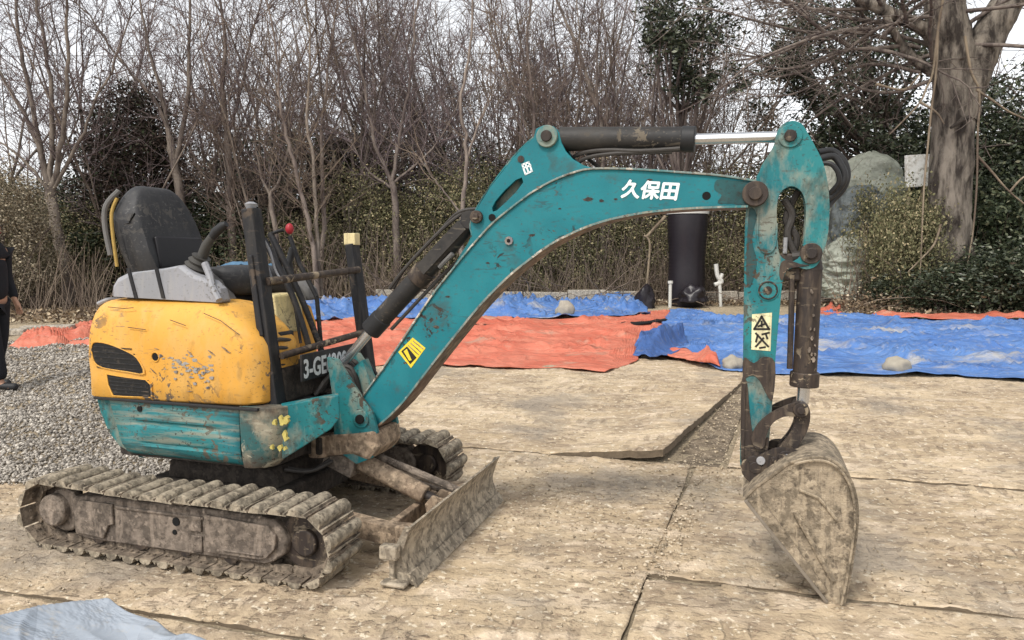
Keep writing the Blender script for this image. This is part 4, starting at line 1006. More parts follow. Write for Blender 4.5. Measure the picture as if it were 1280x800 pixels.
bot = [(455, 540), (470, 534), (500, 507), (530, 469), (555, 437), (580, 406), (600, 382), (620, 361), (640, 342), (660, 326), (680, 311), (700, 299), (730, 285), (760, 275), (790, 268.5), (820, 264), (870, 260), (935, 258)]
topL = sp2(T(top, YB), 3); botL = sp2(T(bot, YB), 3)
foot = L(452, 524, YB)
web = topL + [L(952, 234, YB), L(957, 244, YB), L(950, 256, YB)] + list(reversed(botL)) + [L(444, 538, YB), L(437, 528, YB)]
hole1 = circle(L(883, 246, YB), 0.017, 14)
b = MB(); b.prism(web, YB, -YB, [list(reversed(hole1))])
boom = b.build('boom', m_teal, X, 0, 0.003)
def ribbon(path, y0, y1, th):
    """strip following a profile path, th thick"""
    out = []; n = len(path)
    for i, p in enumerate(path):
        a = path[max(0, i - 1)]; c0 = path[min(n - 1, i + 1)]; dx, dz = c0[0] - a[0], c0[1] - a[1]; l_ = math.hypot(dx, dz)
        out.append((p[0] - dz / l_ * th, p[1] + dx / l_ * th))
    q = MB(); m_ = len(path); V = []; F = []
    for i in range(m_):
        for (pt, y) in ((path[i], y0), (out[i], y0), (out[i], y1), (path[i], y1)): V.append((pt[0], y, pt[1]))
    for i in range(m_ - 1):
        for k in range(4): a = i * 4 + k; c0 = i * 4 + (k + 1) % 4; F.append((a, c0, c0 + 4, a + 4))
    F.append((0, 3, 2, 1)); F.append(tuple(4 * (m_ - 1) + k for k in range(4)))
    return q.add(V, F)
m_flange = M_paint('rubbed_flange_paint', (0.03, 0.16, 0.17, 1), (0.2, 0.22, 0.2, 1), (0.07, 0.05, 0.04, 1), (0.5, 0.45, 0.38, 1), 0.75)
m_bottomfl = M_paint('muddy_underside', (0.12, 0.07, 0.05, 1), (0.06, 0.05, 0.04, 1), (0.05, 0.04, 0.03, 1), (0.3, 0.2, 0.13, 1), 0.5)
ribbon(topL[2:], -0.078, 0.078, 0.009).build('top_flange', m_flange, boom, 40, 0.002)
ribbon(botL[1:], -0.082, 0.082, -0.010).build('bottom_flange', m_bottomfl, boom, 40, 0.002)
# pale rubbed edge of the lower flange
edge_l = [(p[0], p[1]) for p in botL[4:]]
ribbon(edge_l, -0.0845, -0.0815, -0.009).build('rubbed_edge', m_flange, boom, 40)
# cylinder bracket on top of the boom
YK = -0.055
br = T([(563, 343), (578, 318), (590, 298), (588, 282), (596, 262), (612, 236), (640, 200), (655, 184), (667, 173), (670, 162), (680, 157.5), (692, 159), (699, 167), (702, 180), (707, 190), (716, 200), (730, 208), (744, 212), (742, 216), (715, 221), (690, 231), (664, 246), (640, 264), (618, 282), (600, 301), (582, 322)], YK)
slot = T([(615, 261), (619, 253), (630, 240), (645, 226), (652, 223), (654, 229), (645, 241), (632, 254), (621, 264), (616, 266)], YK)
b = MB(); b.prism(br, YK, YK + 0.016, [slot]); b.prism(br, -YK - 0.016, -YK, [slot])
bk = b.build('boom_bracket', m_teal, boom, 0, 0.002)
brp = br[0:9]
ribbon(sp2(brp, 3), YK, -YK, 0.006).build('bracket_spine', m_teal_worn, bk, 40)
b = MB(); b.box((L(600, 275)[0] - 0.02, -0.038, L(600, 275)[1] - 0.1), (L(650, 225)[0], 0.038, L(600, 275)[1] + 0.0)); 
inn = T([(608, 280), (614, 262), (655, 215), (690, 200), (700, 222), (660, 245), (625, 272)], 0)
b = MB(); b.prism(inn, 0.0, 0.03); b.build('bracket_inner_web', m_teal_worn, bk)
def pin(name, c_, r, y0, y1, mat, parent, ring=None, mat2=None):
    q = MB(); q.disc_y(c_, r, y0, y1, 26); o_ = q.build(name, mat, parent, 40, 0.003)
    if ring:
        q = MB(); q.disc_y(c_, r * 0.52, y0 - 0.012, y0 + 0.002, 20); q.build('pin_head', mat2 or m_mech, o_, 40, 0.003)
    return o_
pin('pivot_boss', L(683, 171, -0.075), 0.049, -0.073, 0.073, m_teal_worn, boom, True)
pin('pivot_boss', L(944, 243, -0.09), 0.052, -0.088, 0.088, m_mech, boom, True)
pin('pivot_boss', L(450, 525, -0.13), 0.045, -0.128, 0.128, m_teal_worn, boom, True, m_hole)
pin('pivot_boss', L(594, 272, -0.08), 0.030, -0.075, 0.075, m_mech, boom, True)
b = MB(); c_ = L(636, 302, -0.075); b.disc_y(c_, 0.020, -0.078, -0.066, 8); o_ = b.build('bolt', m_scuff, boom); b = MB(); b.disc_y(c_, 0.009, -0.080, -0.076, 8); b.build('bolt_socket', m_hole, o_)
for (px, py, r, y) in ((615, 273, 0.017, -0.0695), (651, 200, 0.016, -0.0575)):
    b = MB(); b.disc_y(L(px, py, y), r, y - 0.001, y + 0.002, 14); b.build('hole', m_hole if px == 615 else m_mech, boom)
b = MB(); b.disc_y(L(883, 246, -0.07), 0.0175, -0.066, -0.0688, 16); b.build('hole', m_hole, boom)
# black chips and scrapes on the web
for (px, py, a, l_) in ((735, 250, 0.3, 5), (752, 252, 0.2, 3), (665, 295, 1.0, 4), (674, 235, 0.3, 4), (560, 372, 0.8, 3), (700, 262, 0.2, 2), (770, 250, 0.4, 2.5), (610, 330, 0.9, 2.5), (545, 410, 0.8, 4), (507, 455, 0.8, 3), (812, 226, 0.1, 3)):
    c_ = L(px, py, YB); r = l_ * 0.0035
    fl = [(c_[0] + r * random.uniform(0.6, 1.3) * math.cos(t) * 1.2, c_[1] + r * 0.6 * random.uniform(0.5, 1.2) * math.sin(t)) for t in [i * math.pi / 4 for i in range(8)]]
    b = MB(); b.prism(fl, YB - 0.0008, YB + 0.001); b.build('paint_chip', m_mech, boom)
# white characters on the boom
c0 = L3(776, 248, YB); c1 = L3(845, 251.5, YB); c2 = L3(776, 226, YB)
dx = (c1 - c0); wid = dx.length; ux = dx.normalized(); uz = Vector((-ux.z, 0, ux.x))
def on_web(ax, az): pass
tmp = text_mesh('brand_characters', '久保田', 0.1, m_whiteprint, boom, Matrix.Identity(4), 0.0, 0.0012)
xs = [v_.co.x for v_ in tmp.data.vertices]; ys = [v_.co.y for v_ in tmp.data.vertices]
sx = wid / (max(xs) - min(xs)); sy = (c2.z - c0.z) / (max(ys) - min(ys)); x0_, y0_ = min(xs), min(ys)
for v_ in tmp.data.vertices:
    a_ = (v_.co.x - x0_) * sx; b_ = (v_.co.y - y0_) * sy; h_ = v_.co.z
    p = c0 + ux * (a_ + 0.10 * b_) + uz * b_; v_.co = Vector((p.x, YB - 0.0015 - h_ * 0.5, p.z))
bm = bmesh.new(); bm.from_mesh(tmp.data); g0 = bm.verts[:] + bm.edges[:] + bm.faces[:]
for k, (ox, oz) in enumerate(((0.003, 0), (0, 0.003), (-0.003, 0), (0, -0.003), (0.002, 0.002), (-0.002, -0.002))):
    r_ = bmesh.ops.duplicate(bm, geom=g0); bmesh.ops.translate(bm, vec=(ox, -0.0001 * (k + 1), oz), verts=[g for g in r_['geom'] if isinstance(g, bmesh.types.BMVert)])
bm.to_mesh(tmp.data); bm.free()
# small white mark on the bracket: an outlined box with strokes
def strokes(name, segs, y, r, mat, parent):
    q = MB()
    for (a, c_) in segs:
        A = Vector((a[0], 0, a[1])); B = Vector((c_[0], 0, c_[1])); d = (B - A).normalized() * r; nrm = Vector((-d.z, 0, d.x))
        pl = [A - d + nrm, B + d + nrm, B + d - nrm, A - d - nrm]; q.prism([(p.x, p.z) for p in pl], y - 0.0012, y)
    return q.build(name, mat, parent)
bx = [(653, 207), (661, 204), (665, 215), (657, 219)]
Lb = [L(*p, YK) for p in bx]
strokes('white_mark', [(Lb[0], Lb[1]), (Lb[1], Lb[2]), (Lb[2], Lb[3]), (Lb[3], Lb[0]), (L(654.5, 211, YK), L(663, 208, YK)), (L(657, 206, YK), L(660.5, 216, YK))], YK - 0.001, 0.004, m_whiteprint, bk)
# yellow warning sticker on the lower boom
stq = T([(498, 441), (516, 423), (532, 436), (514, 461)], YB)
b = MB(); b.prism(stq, YB - 0.002, YB - 0.0003); stk = b.build('warning_sticker', m_yelsticker, boom)
b = MB(); b.prism(T([(502, 440), (509, 434), (521, 448), (513, 456)], YB), YB - 0.0035, YB - 0.001); b.build('sticker_print', m_print, stk)
strokes('sticker_print', [(L(514, 430, YB), L(526, 441, YB)), (L(517, 427.5, YB), L(529, 437, YB)), (L(511, 433, YB), L(523, 444, YB))], YB - 0.002, 0.0022, m_brownbox, stk)
b = MB(); b.prism(T([(505, 440), (509, 437), (515, 451), (512, 452)], YB), YB - 0.0045, YB - 0.002); b.build('sticker_print', m_yelsticker, stk)

# --- hydraulic cylinders
def cyl(name, a, b_, r, mat, parent, n=24, bev=0.004): q = MB(); q.tube([a, b_], r, n); return q.build(name, mat, parent, 40, bev)
# arm (dipper) cylinder on top
A = L3(686, 172, 0); B = L3(868, 175.5, 0); P1 = L3(986, 172, 0)
ac = cyl('arm_cylinder', L3(700, 175, 0), B, 0.054, m_cyl, X)
q = MB(); q.disc_y((A.x, A.z), 0.04, -0.035, 0.035); q.tube([A, L3(702, 175, 0)], 0.035, 14); q.build('cylinder_eye', m_mech, ac, 40)
cyl('gland', L3(852, 175.2, 0), L3(869, 175.5, 0), 0.0565, m_rubber, ac)
cyl('rod', B, P1, 0.024, m_chrome, ac)
b = MB(); b.tube(smooth_path([L3(712, 200, 0.03), L3(730, 192, -0.02), L3(760, 189, -0.045), L3(800, 190, -0.05), L3(850, 187, -0.045)]), 0.010, 8)
b.tube(smooth_path([L3(722, 206, 0.0), L3(735, 198, -0.03), L3(770, 193, -0.05), L3(840, 191, -0.04)]), 0.009, 8)
b.tube(smooth_path([L3(748, 210, 0.05), L3(735, 196, 0.06), L3(770, 190, 0.05), L3(820, 187, 0.045)]), 0.009, 8); b.build('hydraulic_hose', m_hose, ac, 40)
b = MB(); b.tube([L3(778, 188, 0.0), L3(782, 196, 0)], 0.005, 6); b.build('hose_clip', m_mech, ac)
# boom cylinder
A = L3(426, 458, 0); B = L3(466, 411, 0); E_ = L3(590, 276, 0)
bc2 = cyl('boom_cylinder', B, L3(566, 302, 0), 0.050, m_cyl, X)
cyl('rod', L3(420, 466, 0), B, 0.024, m_chrome, bc2); cyl('gland', L3(463, 414.5, 0), L3(478, 398, 0), 0.054, m_rubber, bc2)
q = MB(); q.tube([L3(520, 352, 0), L3(533, 338, 0)], 0.058, 24); q.build('cylinder_band', m_mech, bc2, 40, 0.003)
q = MB(); q.tube([L3(560, 309, 0), E_], [0.052, 0.04], 18); q.disc_y((E_.x, E_.z), 0.042, -0.045, 0.045); q.build('cylinder_eye', m_cyl, bc2, 40)
dd = (L3(580, 288, 0) - L3(510, 362, 0)); up_ = Vector((-dd.z, 0, dd.x)).normalized()
q = MB()
for y in (-0.058, 0.052):
    p0_ = L3(532, 340, 0); p1_ = L3(584, 284, 0); u_ = 0.036
    q.prism([(v_.x, v_.z) for v_ in (p0_ + up_ * u_, p1_ + up_ * u_, p1_ - up_ * u_ * 0.6, p0_ - up_ * u_ * 0.6)], y, y + 0.006)
q.build('cylinder_guard', m_cyl, bc2, 0, 0.002)
b = MB()
for k, off in enumerate((0.072, 0.086)):
    b.tube(smooth_path([L3(498, 372, 0) + up_ * 0.055 + Vector((0, -0.02 + 0.04 * k, 0)), L3(520, 350, 0) + up_ * off + Vector((0, -0.02 + 0.04 * k, 0)), L3(560, 308, 0) + up_ * off + Vector((0, -0.02 + 0.04 * k, 0)), L3(586, 281, 0) + up_ * (off - 0.01), L3(600, 262, 0)]), 0.009, 8)
b.tube([L3(480, 402, 0) - up_ * 0.058, L3(540, 336, 0) - up_ * 0.062, L3(560, 318, 0) - up_ * 0.06], 0.009, 8)
b.build('hydraulic_hose', m_hose, bc2, 40)
b = MB(); b.tube([L3(549, 335, -0.03) , L3(566, 318, -0.04)], 0.012, 8); b.build('steel_tube', m_greydark, bc2, 40)
for k in range(6):       # hoses running from the house into the boom foot
    y = -0.06 + 0.024 * k
    b = MB(); b.tube(smooth_path([(0.46, y * 2.2, 0.70), (0.53, y * 1.6, 0.80 + 0.008 * k), (0.60, y, 0.79 + 0.015 * (k % 3)), (0.63, y, 0.70), (0.66, y * 0.8, 0.62)]), 0.012, 8); b.build('hydraulic_hose', m_hose, X, 40)
b = MB(); b.prism(T([(431, 472), (456, 450), (472, 492), (462, 514), (446, 500)], 0.05), 0.02, 0.09); b.build('boom_foot_guard', m_teal_worn, X, 0, 0.003)
b = MB(); b.prism(T([(440, 455), (458, 448), (476, 476), (470, 490), (452, 495)], 0.13), 0.125, 0.145); b.build('dark_shield', m_black, X, 0, 0.003)

# --- arm
YA = -0.052
arm_o = T(sp2([(988, 152.5), (978, 157), (971, 167), (968, 180), (962, 193), (952, 208), (947, 222), (941, 232), (935, 246), (932, 270), (931, 300), (930, 380), (929, 460), (927, 530), (925, 570), (927, 588), (940, 598), (954, 590), (960, 565), (965, 510), (970, 440), (975, 385), (978, 355), (984, 340), (996, 335), (1008, 338), (1021, 333), (1028, 318), (1034, 300), (1037, 265), (1035, 232), (1029, 205), (1020, 186), (1010, 168), (1003, 157), (996, 153)], 3, True), YA)
arm_h = T(sp2([(972, 300), (971, 262), (975, 243), (988, 234), (1001, 240), (1007, 258), (1006, 292), (1001, 320), (988, 328), (975, 320)], 3, True), YA)
b = MB(); b.prism(arm_o, YA, YA + 0.014, [list(reversed(arm_h))]); b.prism(arm_o, -YA - 0.014, -YA, [list(reversed(arm_h))])
arm = b.build('arm', m_teal_worn, X, 0, 0.002)
fr_path = T([(941, 262), (934, 275), (933, 300), (932, 380), (931, 460), (929, 530), (927, 565)], YA)
bk_path = T([(978, 356), (975, 385), (970, 440), (965, 510), (961, 556)], YA)
ribbon(fr_path, YA + 0.013, -YA - 0.013, -0.008).build('front_plate', m_teal_worn, arm, 40)
ribbon(bk_path, YA + 0.013, -YA - 0.013, -0.008).build('back_plate', m_teal_worn, arm, 40)
cap_ = T([(945, 222), (955, 206), (965, 193), (970, 178)], YA); ribbon(cap_, YA + 0.013, -YA - 0.013, -0.008).build('nose_plate', m_teal_worn, arm, 40)
sidep = T([(1029, 205), (1035, 232), (1037, 265), (1034, 300)], YA); ribbon(sidep, YA + 0.013, -YA - 0.013, -0.008).build('rear_plate', m_teal_worn, arm, 40)
# raised U-shaped doubler and round boss on the side
u1 = T(smooth_path([(948, 262, 0), (947, 295, 0), (950, 312, 0), (960, 318, 0), (969, 308, 0), (971, 280, 0)], 3), YA) if False else [L(p[0], p[1], YA) for p in sp2([(948, 262), (947, 295), (950, 312), (960, 318), (969, 308), (971, 280)], 3)]
b = MB(); b.tube([(p[0], YA - 0.001, p[1]) for p in u1], 0.005, 6); b.build('weld_bead', m_teal_worn, arm, 40)
c_ = L(960, 364, YA); b = MB(); b.disc_y(c_, 0.045, YA - 0.004, YA + 0.003, 24); o_ = b.build('round_boss', m_teal_worn, arm, 40, 0.002)
b = MB(); b.disc_y(c_, 0.017, YA - 0.006, YA - 0.003, 14); b.build('boss_plug', m_mech, o_)
b = MB(); b.tube([(c_[0] + 0.036 * math.cos(t), YA - 0.005, c_[1] + 0.036 * math.sin(t)) for t in [k * math.pi / 10 for k in range(21)]], 0.0035, 5); b.build('weld_bead', m_mech, o_, 40)
pin('pivot_boss', L(988, 171, -0.06), 0.047, -0.060, 0.060, m_teal_worn, arm, True)
pin('pivot_boss', L(1014, 318, -0.06), 0.043, -0.062, 0.062, m_mech, arm, True)
pin('pivot_boss', L(944, 585, -0.07), 0.05, -0.075, 0.075, m_mech, arm, True)
# greasy brown staining plate near the lower arm (thick caked grease)
def blob(pts_, y, th, mat, name, parent): q = MB(); q.prism([L(*p, y) for p in sp2(pts_, 3, True)], y - th, y + 0.002); return q.build(name, mat, parent, 0, 0.0015)
blob([(930, 448), (942, 455), (955, 447), (969, 455), (966, 500), (958, 494), (950, 478), (941, 470), (929, 473)], YA, 0.0035, m_mech, 'caked_grease', arm)
blob([(927, 476), (934, 480), (937, 515), (942, 545), (953, 552), (961, 548), (958, 575), (950, 590), (930, 588), (926, 560)], YA, 0.005, m_mech, 'caked_grease', arm)
b = MB(); b.prism(T([(929, 478), (932, 478), (930, 575), (926, 572)], YA - 0.01), YA - 0.012, YA + 0.01); b.build('wear_strip', m_mech, arm)
blob([(896, 226), (915, 227), (940, 231), (940, 256), (915, 256), (897, 255), (902, 245), (893, 238)], YB, 0.0015, m_teal_greasy, 'grease_film', boom)
blob([(937, 262), (946, 270), (940, 300), (946, 330), (938, 360), (933, 350), (934, 300)], YA, 0.002, m_teal_greasy, 'grease_film', arm)
blob([(976, 330), (985, 326), (1000, 331), (1012, 333), (1000, 335), (984, 338), (978, 352), (974, 345)], YA, 0.003, m_mech, 'caked_grease', arm)
# bleached warning sticker on the arm
stq = T([(940, 394), (965, 392), (963, 440), (939, 438)], YA)
b = MB(); b.prism(stq, YA - 0.002, YA - 0.0003); st2 = b.build('warning_sticker', m_palesticker, arm)
yy = YA - 0.002
strokes('sticker_print', [(L(952, 397, YA), L(943, 412, YA)), (L(952, 397, YA), L(961, 412, YA)), (L(943, 412.5, YA), L(961, 412.5, YA))], yy, 0.0045, m_print, st2)
strokes('sticker_print', [(L(952, 403, YA), L(952, 409, YA)), (L(948, 409, YA), L(956, 406, YA)), (L(945, 418, YA), L(960, 434, YA)), (L(947, 420, YA), L(945, 428, YA)), (L(945, 434, YA), L(954, 424, YA)), (L(957, 418, YA), L(959, 424, YA)), (L(950, 436, YA), L(956, 435, YA)), (L(953, 419, YA), L(961, 417, YA))], yy, 0.004, m_print, st2)

# bucket cylinder, links
A = L3(1014, 318, 0); B = L3(1005, 482, 0); E_ = L3(1001, 512, 0)
bk_c = cyl('bucket_cylinder', L3(1013, 334, 0), B, 0.048, m_mech, X)
q = MB(); q.disc_y((A.x, A.z), 0.04, -0.036, 0.036); q.tube([A, L3(1013, 338, 0)], [0.036, 0.05], 16); q.build('cylinder_eye', m_mech, bk_c, 40)
cyl('gland', L3(1006, 466, 0), L3(1005, 484, 0), 0.059, m_mech, bk_c)
cyl('rod', B, L3(1003, 505, 0), 0.026, m_chrome, bk_c)
q = MB(); q.tube([L3(990, 345, -0.03), L3(989, 400, -0.03), L3(987, 462, -0.03)], 0.012, 8); q.build('steel_tube', m_mech, bk_c, 40)
# dried mud splashes down the barrel
for k in range(16):
    px = random.gauss(1015, 2); py = random.uniform(352, 460); c_ = L(px, py, -0.05); r = random.uniform(0.003, 0.008)
    fl = [(c_[0] + r * random.uniform(0.5, 1.2) * math.cos(t), c_[1] + 1.6 * r * random.uniform(0.5, 1.3) * math.sin(t)) for t in [i * math.pi / 3 for i in range(6)]]
    b = MB(); b.prism(fl, -0.056, -0.035); b.build('mud_splash', m_frame, bk_c)
# greasy fittings seen through the slot of the arm
b = MB()
b.tube(smooth_path([L3(980, 250, 0), L3(990, 270, 0.01), L3(984, 295, 0), L3(994, 320, 0), L3(1000, 345, 0)]), 0.016, 8)
b.tube(smooth_path([L3(998, 240, 0.02), L3(982, 275, 0.02), L3(996, 300, 0.02), L3(984, 335, 0.02)]), 0.014, 8)
b.tube([L3(990, 322, -0.02), L3(1010, 320, -0.02)], 0.02, 8); b.build('hydraulic_hose', m_hose, arm, 40)
b = MB(); b.box((L(980, 340)[0] - 0.02, -0.03, L(980, 352)[1]), (L(1000, 340)[0], 0.03, L(980, 318)[1])); b.build('hose_fitting', m_mech, arm, 0, 0.008)
b = MB(); b.tube([L3(982, 298, -0.03), L3(981, 318, -0.03)], 0.009, 8); b.build('fitting_nut', m_greyplastic, arm, 40)
b = MB()      # loop of hoses behind the arm head
b.tube(smooth_path([L3(1022, 192, 0.03), L3(1040, 190, 0.06), L3(1054, 202, 0.06), L3(1059, 220, 0.06), L3(1053, 238, 0.05), L3(1040, 252, 0.03), L3(1032, 262, 0.0)]), 0.0145, 10)
b.tube(smooth_path([L3(1024, 200, 0.0), L3(1042, 197, 0.02), L3(1053, 212, 0.02), L3(1055, 226, 0.02), L3(1046, 240, 0.02), L3(1034, 250, 0.0)]), 0.0145, 10)
b.tube(smooth_path([L3(1024, 206, -0.02), L3(1038, 206, -0.03), L3(1047, 216, -0.03), L3(1048, 230, -0.02), L3(1036, 244, 0.0)]), 0.010, 8)
b.build('hydraulic_hose', m_rubber, arm, 40)
# curved side links between arm and cylinder, bucket link
lk = [(939, 548), (948, 530), (965, 516), (985, 507), (1000, 504), (1008, 510), (1008, 518), (998, 522), (980, 522), (966, 530), (958, 545), (955, 560), (945, 562)]
for s_ in (-1, 1):
    b = MB(); b.prism([L(*p, -0.07) for p in sp2(lk, 3, True)], *sorted((s_ * 0.060, s_ * 0.074))); b.build('guide_link', m_mech, X, 0, 0.003)
lk2 = [(1000, 503), (1010, 508), (1013, 522), (1009, 540), (1000, 556), (994, 572), (982, 580), (972, 572), (974, 560), (986, 545), (993, 530), (993, 515)]
b = MB(); b.prism([L(*p, -0.04) for p in sp2(lk2, 3, True)], -0.045, -0.02); b.prism([L(*p, -0.04) for p in sp2(lk2, 3, True)], 0.02, 0.045); b.build('bucket_link', m_mech, X, 0, 0.004)
pin('link_pin', L(1001, 514, -0.08), 0.030, -0.085, 0.085, m_mech, X, True); pin('link_pin', L(982, 573, -0.08), 0.030, -0.09, 0.09, m_mech, X, True)

# --- bucket: two side plates and a curled shell between them
YN, YF = -0.21, 0.21
back = [(985, 583), (1000, 578), (1018, 575), (1036, 577), (1052, 588), (1063, 606), (1069, 632), (1069, 660), (1064, 695), (1059, 725), (1055, 744), (1052, 755), (1046, 758), (1036, 757)]
mouth0 = (931, 626)
bkL = sp2([L(*p, YN) for p in back], 3)
topL2 = [L(*mouth0, YN), L(945, 612, YN), L(962, 600, YN)]
tip = bkL[-1]; sideout = topL2 + bkL
b = MB()
b.prism(sideout, YN, YN + 0.014); b.prism(sideout, YF - 0.014, YF)
bucket = b.build('bucket', m_bucket, X, 0, 0.003)
shell = [topL2[0]] + topL2[1:] + bkL
ribbon(shell, YN - 0.004, YF + 0.004, 0.012).build('bucket_shell', m_bucket, bucket, 45, 0.002)
# reinforced mouth edge and ribs on the side plates
for ys in ((YN - 0.014, YN), (YF, YF + 0.014)):
    d0 = Vector((tip[0] - topL2[0][0], 0, tip[1] - topL2[0][1])); nrm = Vector((-d0.z, 0, d0.x)).normalized() * -1
    if nrm.x < 0: nrm = -nrm
    a = Vector((topL2[0][0], 0, topL2[0][1])); t_ = Vector((tip[0], 0, tip[1]))
    pl = [a, a + d0 * 0.90, a + d0 * 0.90 + nrm * 0.035, a + d0 * 0.02 + nrm * 0.06]
    b = MB(); b.prism([(p.x, p.z) for p in pl], *ys); b.build('side_cutter', m_bucket, bucket, 0, 0.004)
    b = MB(); r0 = a + d0 * 0.28 + nrm * 0.13; r1 = a + d0 * 0.86 + nrm * 0.075; b.tube([(r0.x, sum(ys) / 2, r0.z), (r1.x, sum(ys) / 2, r1.z)], 0.010, 6); r0 = a + d0 * 0.16 + nrm * 0.20; r1 = a + d0 * 0.5 + nrm * 0.24; b.tube([(r0.x, sum(ys) / 2, r0.z), ((r0.x + r1.x) / 2, sum(ys) / 2, (r0.z + r1.z) / 2 + 0.03), (r1.x, sum(ys) / 2, r1.z)], 0.006, 6); b.build('side_rib', m_bucket, bucket, 40)
    b = MB(); q0 = a - nrm * 0.004; pl = [q0, a + d0 * 0.97 - nrm * 0.004, a + d0 * 0.97 + nrm * 0.009, a + nrm * 0.009]
    yy0 = ys[0] - 0.004 if ys[0] < 0 else ys[0]; yy1 = ys[1] if ys[0] < 0 else ys[1] + 0.004
    b.prism([(p.x, p.z) for p in pl], yy0, yy1); b.build('scraped_lip', m_lip, bucket, 0, 0.002)
    arc = [(p[0], p[1]) for p in bkL[2:-6]]; b = MB(); b.tube([(p[0] - 0.004, ys[0] if ys[0] < 0 else ys[1], p[1] - 0.002) for p in arc], 0.0055, 6); b.build('weld_seam', m_bucket, bucket, 50)
# ears carrying the pins
for y in (-0.085, 0.07):
    ear = [L(*p, -0.08) for p in sp2([(926, 588), (930, 576), (945, 572), (958, 566), (970, 561), (990, 562), (1003, 568), (1012, 572), (1012, 584), (985, 588), (965, 600), (950, 606), (935, 602)], 3, True)]
    b = MB(); b.prism(ear, y, y + 0.015); b.build('bucket_ear', m_mech, bucket, 0, 0.003)
for px, py in ((951, 577), (984, 574), (968, 576)):
    b = MB(); b.disc_y(L(px, py, -0.088), 0.018 if px != 968 else 0.014, -0.094, -0.083, 14); b.build('bolt', m_greyplastic if px != 968 else m_mech, bucket, 40, 0.002)
b = MB(); b.box((L(970, 590)[0], YN + 0.02, L(970, 594)[1]), (L(1010, 590)[0], YF - 0.02, L(970, 586)[1])); b.build('wear_plate', m_bucket, bucket, 0, 0.003)
dirn = Vector((tip[0] - topL2[0][0], 0, tip[1] - topL2[0][1])).normalized()
for k in range(4):
    y = YN + 0.045 + k * (YF - YN - 0.09) / 3; p = Vector((tip[0] + 0.004, y, tip[1])) - dirn * 0.085 + Vector((0.012, 0, 0.012)); ox = Vector((-dirn.z, 0, dirn.x))
    b = MB(); q0 = p; q1 = p + dirn * 0.085
    V = [q0 + ox * 0.016 + Vector((0, s_ * 0.024, 0)) for s_ in (-1, 1)] + [q0 - ox * 0.014 + Vector((0, s_ * 0.024, 0)) for s_ in (1, -1)]
    V2 = [q1 + ox * 0.003 + Vector((0, s_ * 0.017, 0)) for s_ in (-1, 1)] + [q1 - ox * 0.003 + Vector((0, s_ * 0.017, 0)) for s_ in (1, -1)]
    b.add(V + V2, [(0, 1, 2, 3), (7, 6, 5, 4), (0, 4, 5, 1), (1, 5, 6, 2), (2, 6, 7, 3), (3, 7, 4, 0)]); b.build('bucket_tooth', m_brownbox, bucket, 0, 0.003)
# ------------------------------------------------------------------ KERB, DRUM, PIPES, COVERED HEAPS, PERSON
def wx(px, Z): return (px - 640) / FPX * Z * 1.0037
Kz = 21.7
segs = [(470, 800), (880, 1110)]
for (a, c_) in segs:
    x = wx(a, Kz); xe = wx(c_, Kz)
    kr = empty('concrete_kerb', ((x + xe) / 2, Kz, -0.04), 0, 'weathered low concrete kerb behind the blue strip, left of the black drum' if a == 470 else 'broken pale concrete kerb behind the arm, right of the black drum', 'kerb')
    k = 0
    while x < xe - 0.2:
        l_ = min(random.uniform(0.9, 1.3), xe - x); b = MB(); hgt = 0.42 + random.uniform(-0.03, 0.03)
        b.box((x - (wx(a, Kz) + xe) / 2, -0.12, -0.05), (x + l_ - 0.025 - (wx(a, Kz) + xe) / 2, 0.12, hgt))
        o = b.build('block', m_conc, kr, 0, 0.02); o.rotation_euler = (random.gauss(0, .01), random.gauss(0, .008), 0)
        x += l_
# bits of broken kerb at the left
for (px, py, wpx, lab) in ((60, 414, 62, 'long pale broken kerb piece lying behind the left end of the red tarpaulin'), (18, 419, 30, 'short pale kerb piece beside the dark trousered person at the left')):
    x, y = ground(px, py); l_ = wpx * y / FPX
    b = MB(); b.box((-l_ / 2, -0.1, 0.0), (l_ / 2, 0.1, 0.11)); o = b.build('kerb_piece', m_conc, None, 0, 0.02)
    o.location = (x, y, 0.0); o.rotation_euler = (0.05, -0.02, R(6)); tag(o, lab, 'kerb piece')

# black ribbed drum standing behind the kerb
DZ = 21.0; dx_ = wx(857, DZ); rr_ = 25 * DZ / FPX
zb = at_depth(857, 366, DZ)[2]; zt_ = at_depth(857, 268, DZ)[2]
dr = empty('black_drum', (dx_, DZ, 0), 0, 'tall black ribbed plastic pipe section standing upright with a pale lid', 'drum')
b = MB(); pts_ = []; rs_ = []
n = 26
for k in range(n * 2 + 1):
    t = k / (n * 2); pts_.append((0, 0, -0.05 + (zt_ + 0.05) * t)); rs_.append(rr_ * (0.80 + 0.14 * t ** 0.5 + (0.035 if k % 2 else 0.0) + 0.03 * math.sin(t * 9)))
b.tube(pts_, rs_, 36); b.build('body', m_drum, dr, 60)
b = MB(); b.tube([(0, 0, zt_), (0, 0, zt_ + 0.10), (0, 0, zt_ + 0.12)], [rr_ * 1.03, rr_ * 1.03, rr_ * 0.95], 36); b.build('lid', m_white, dr, 40)
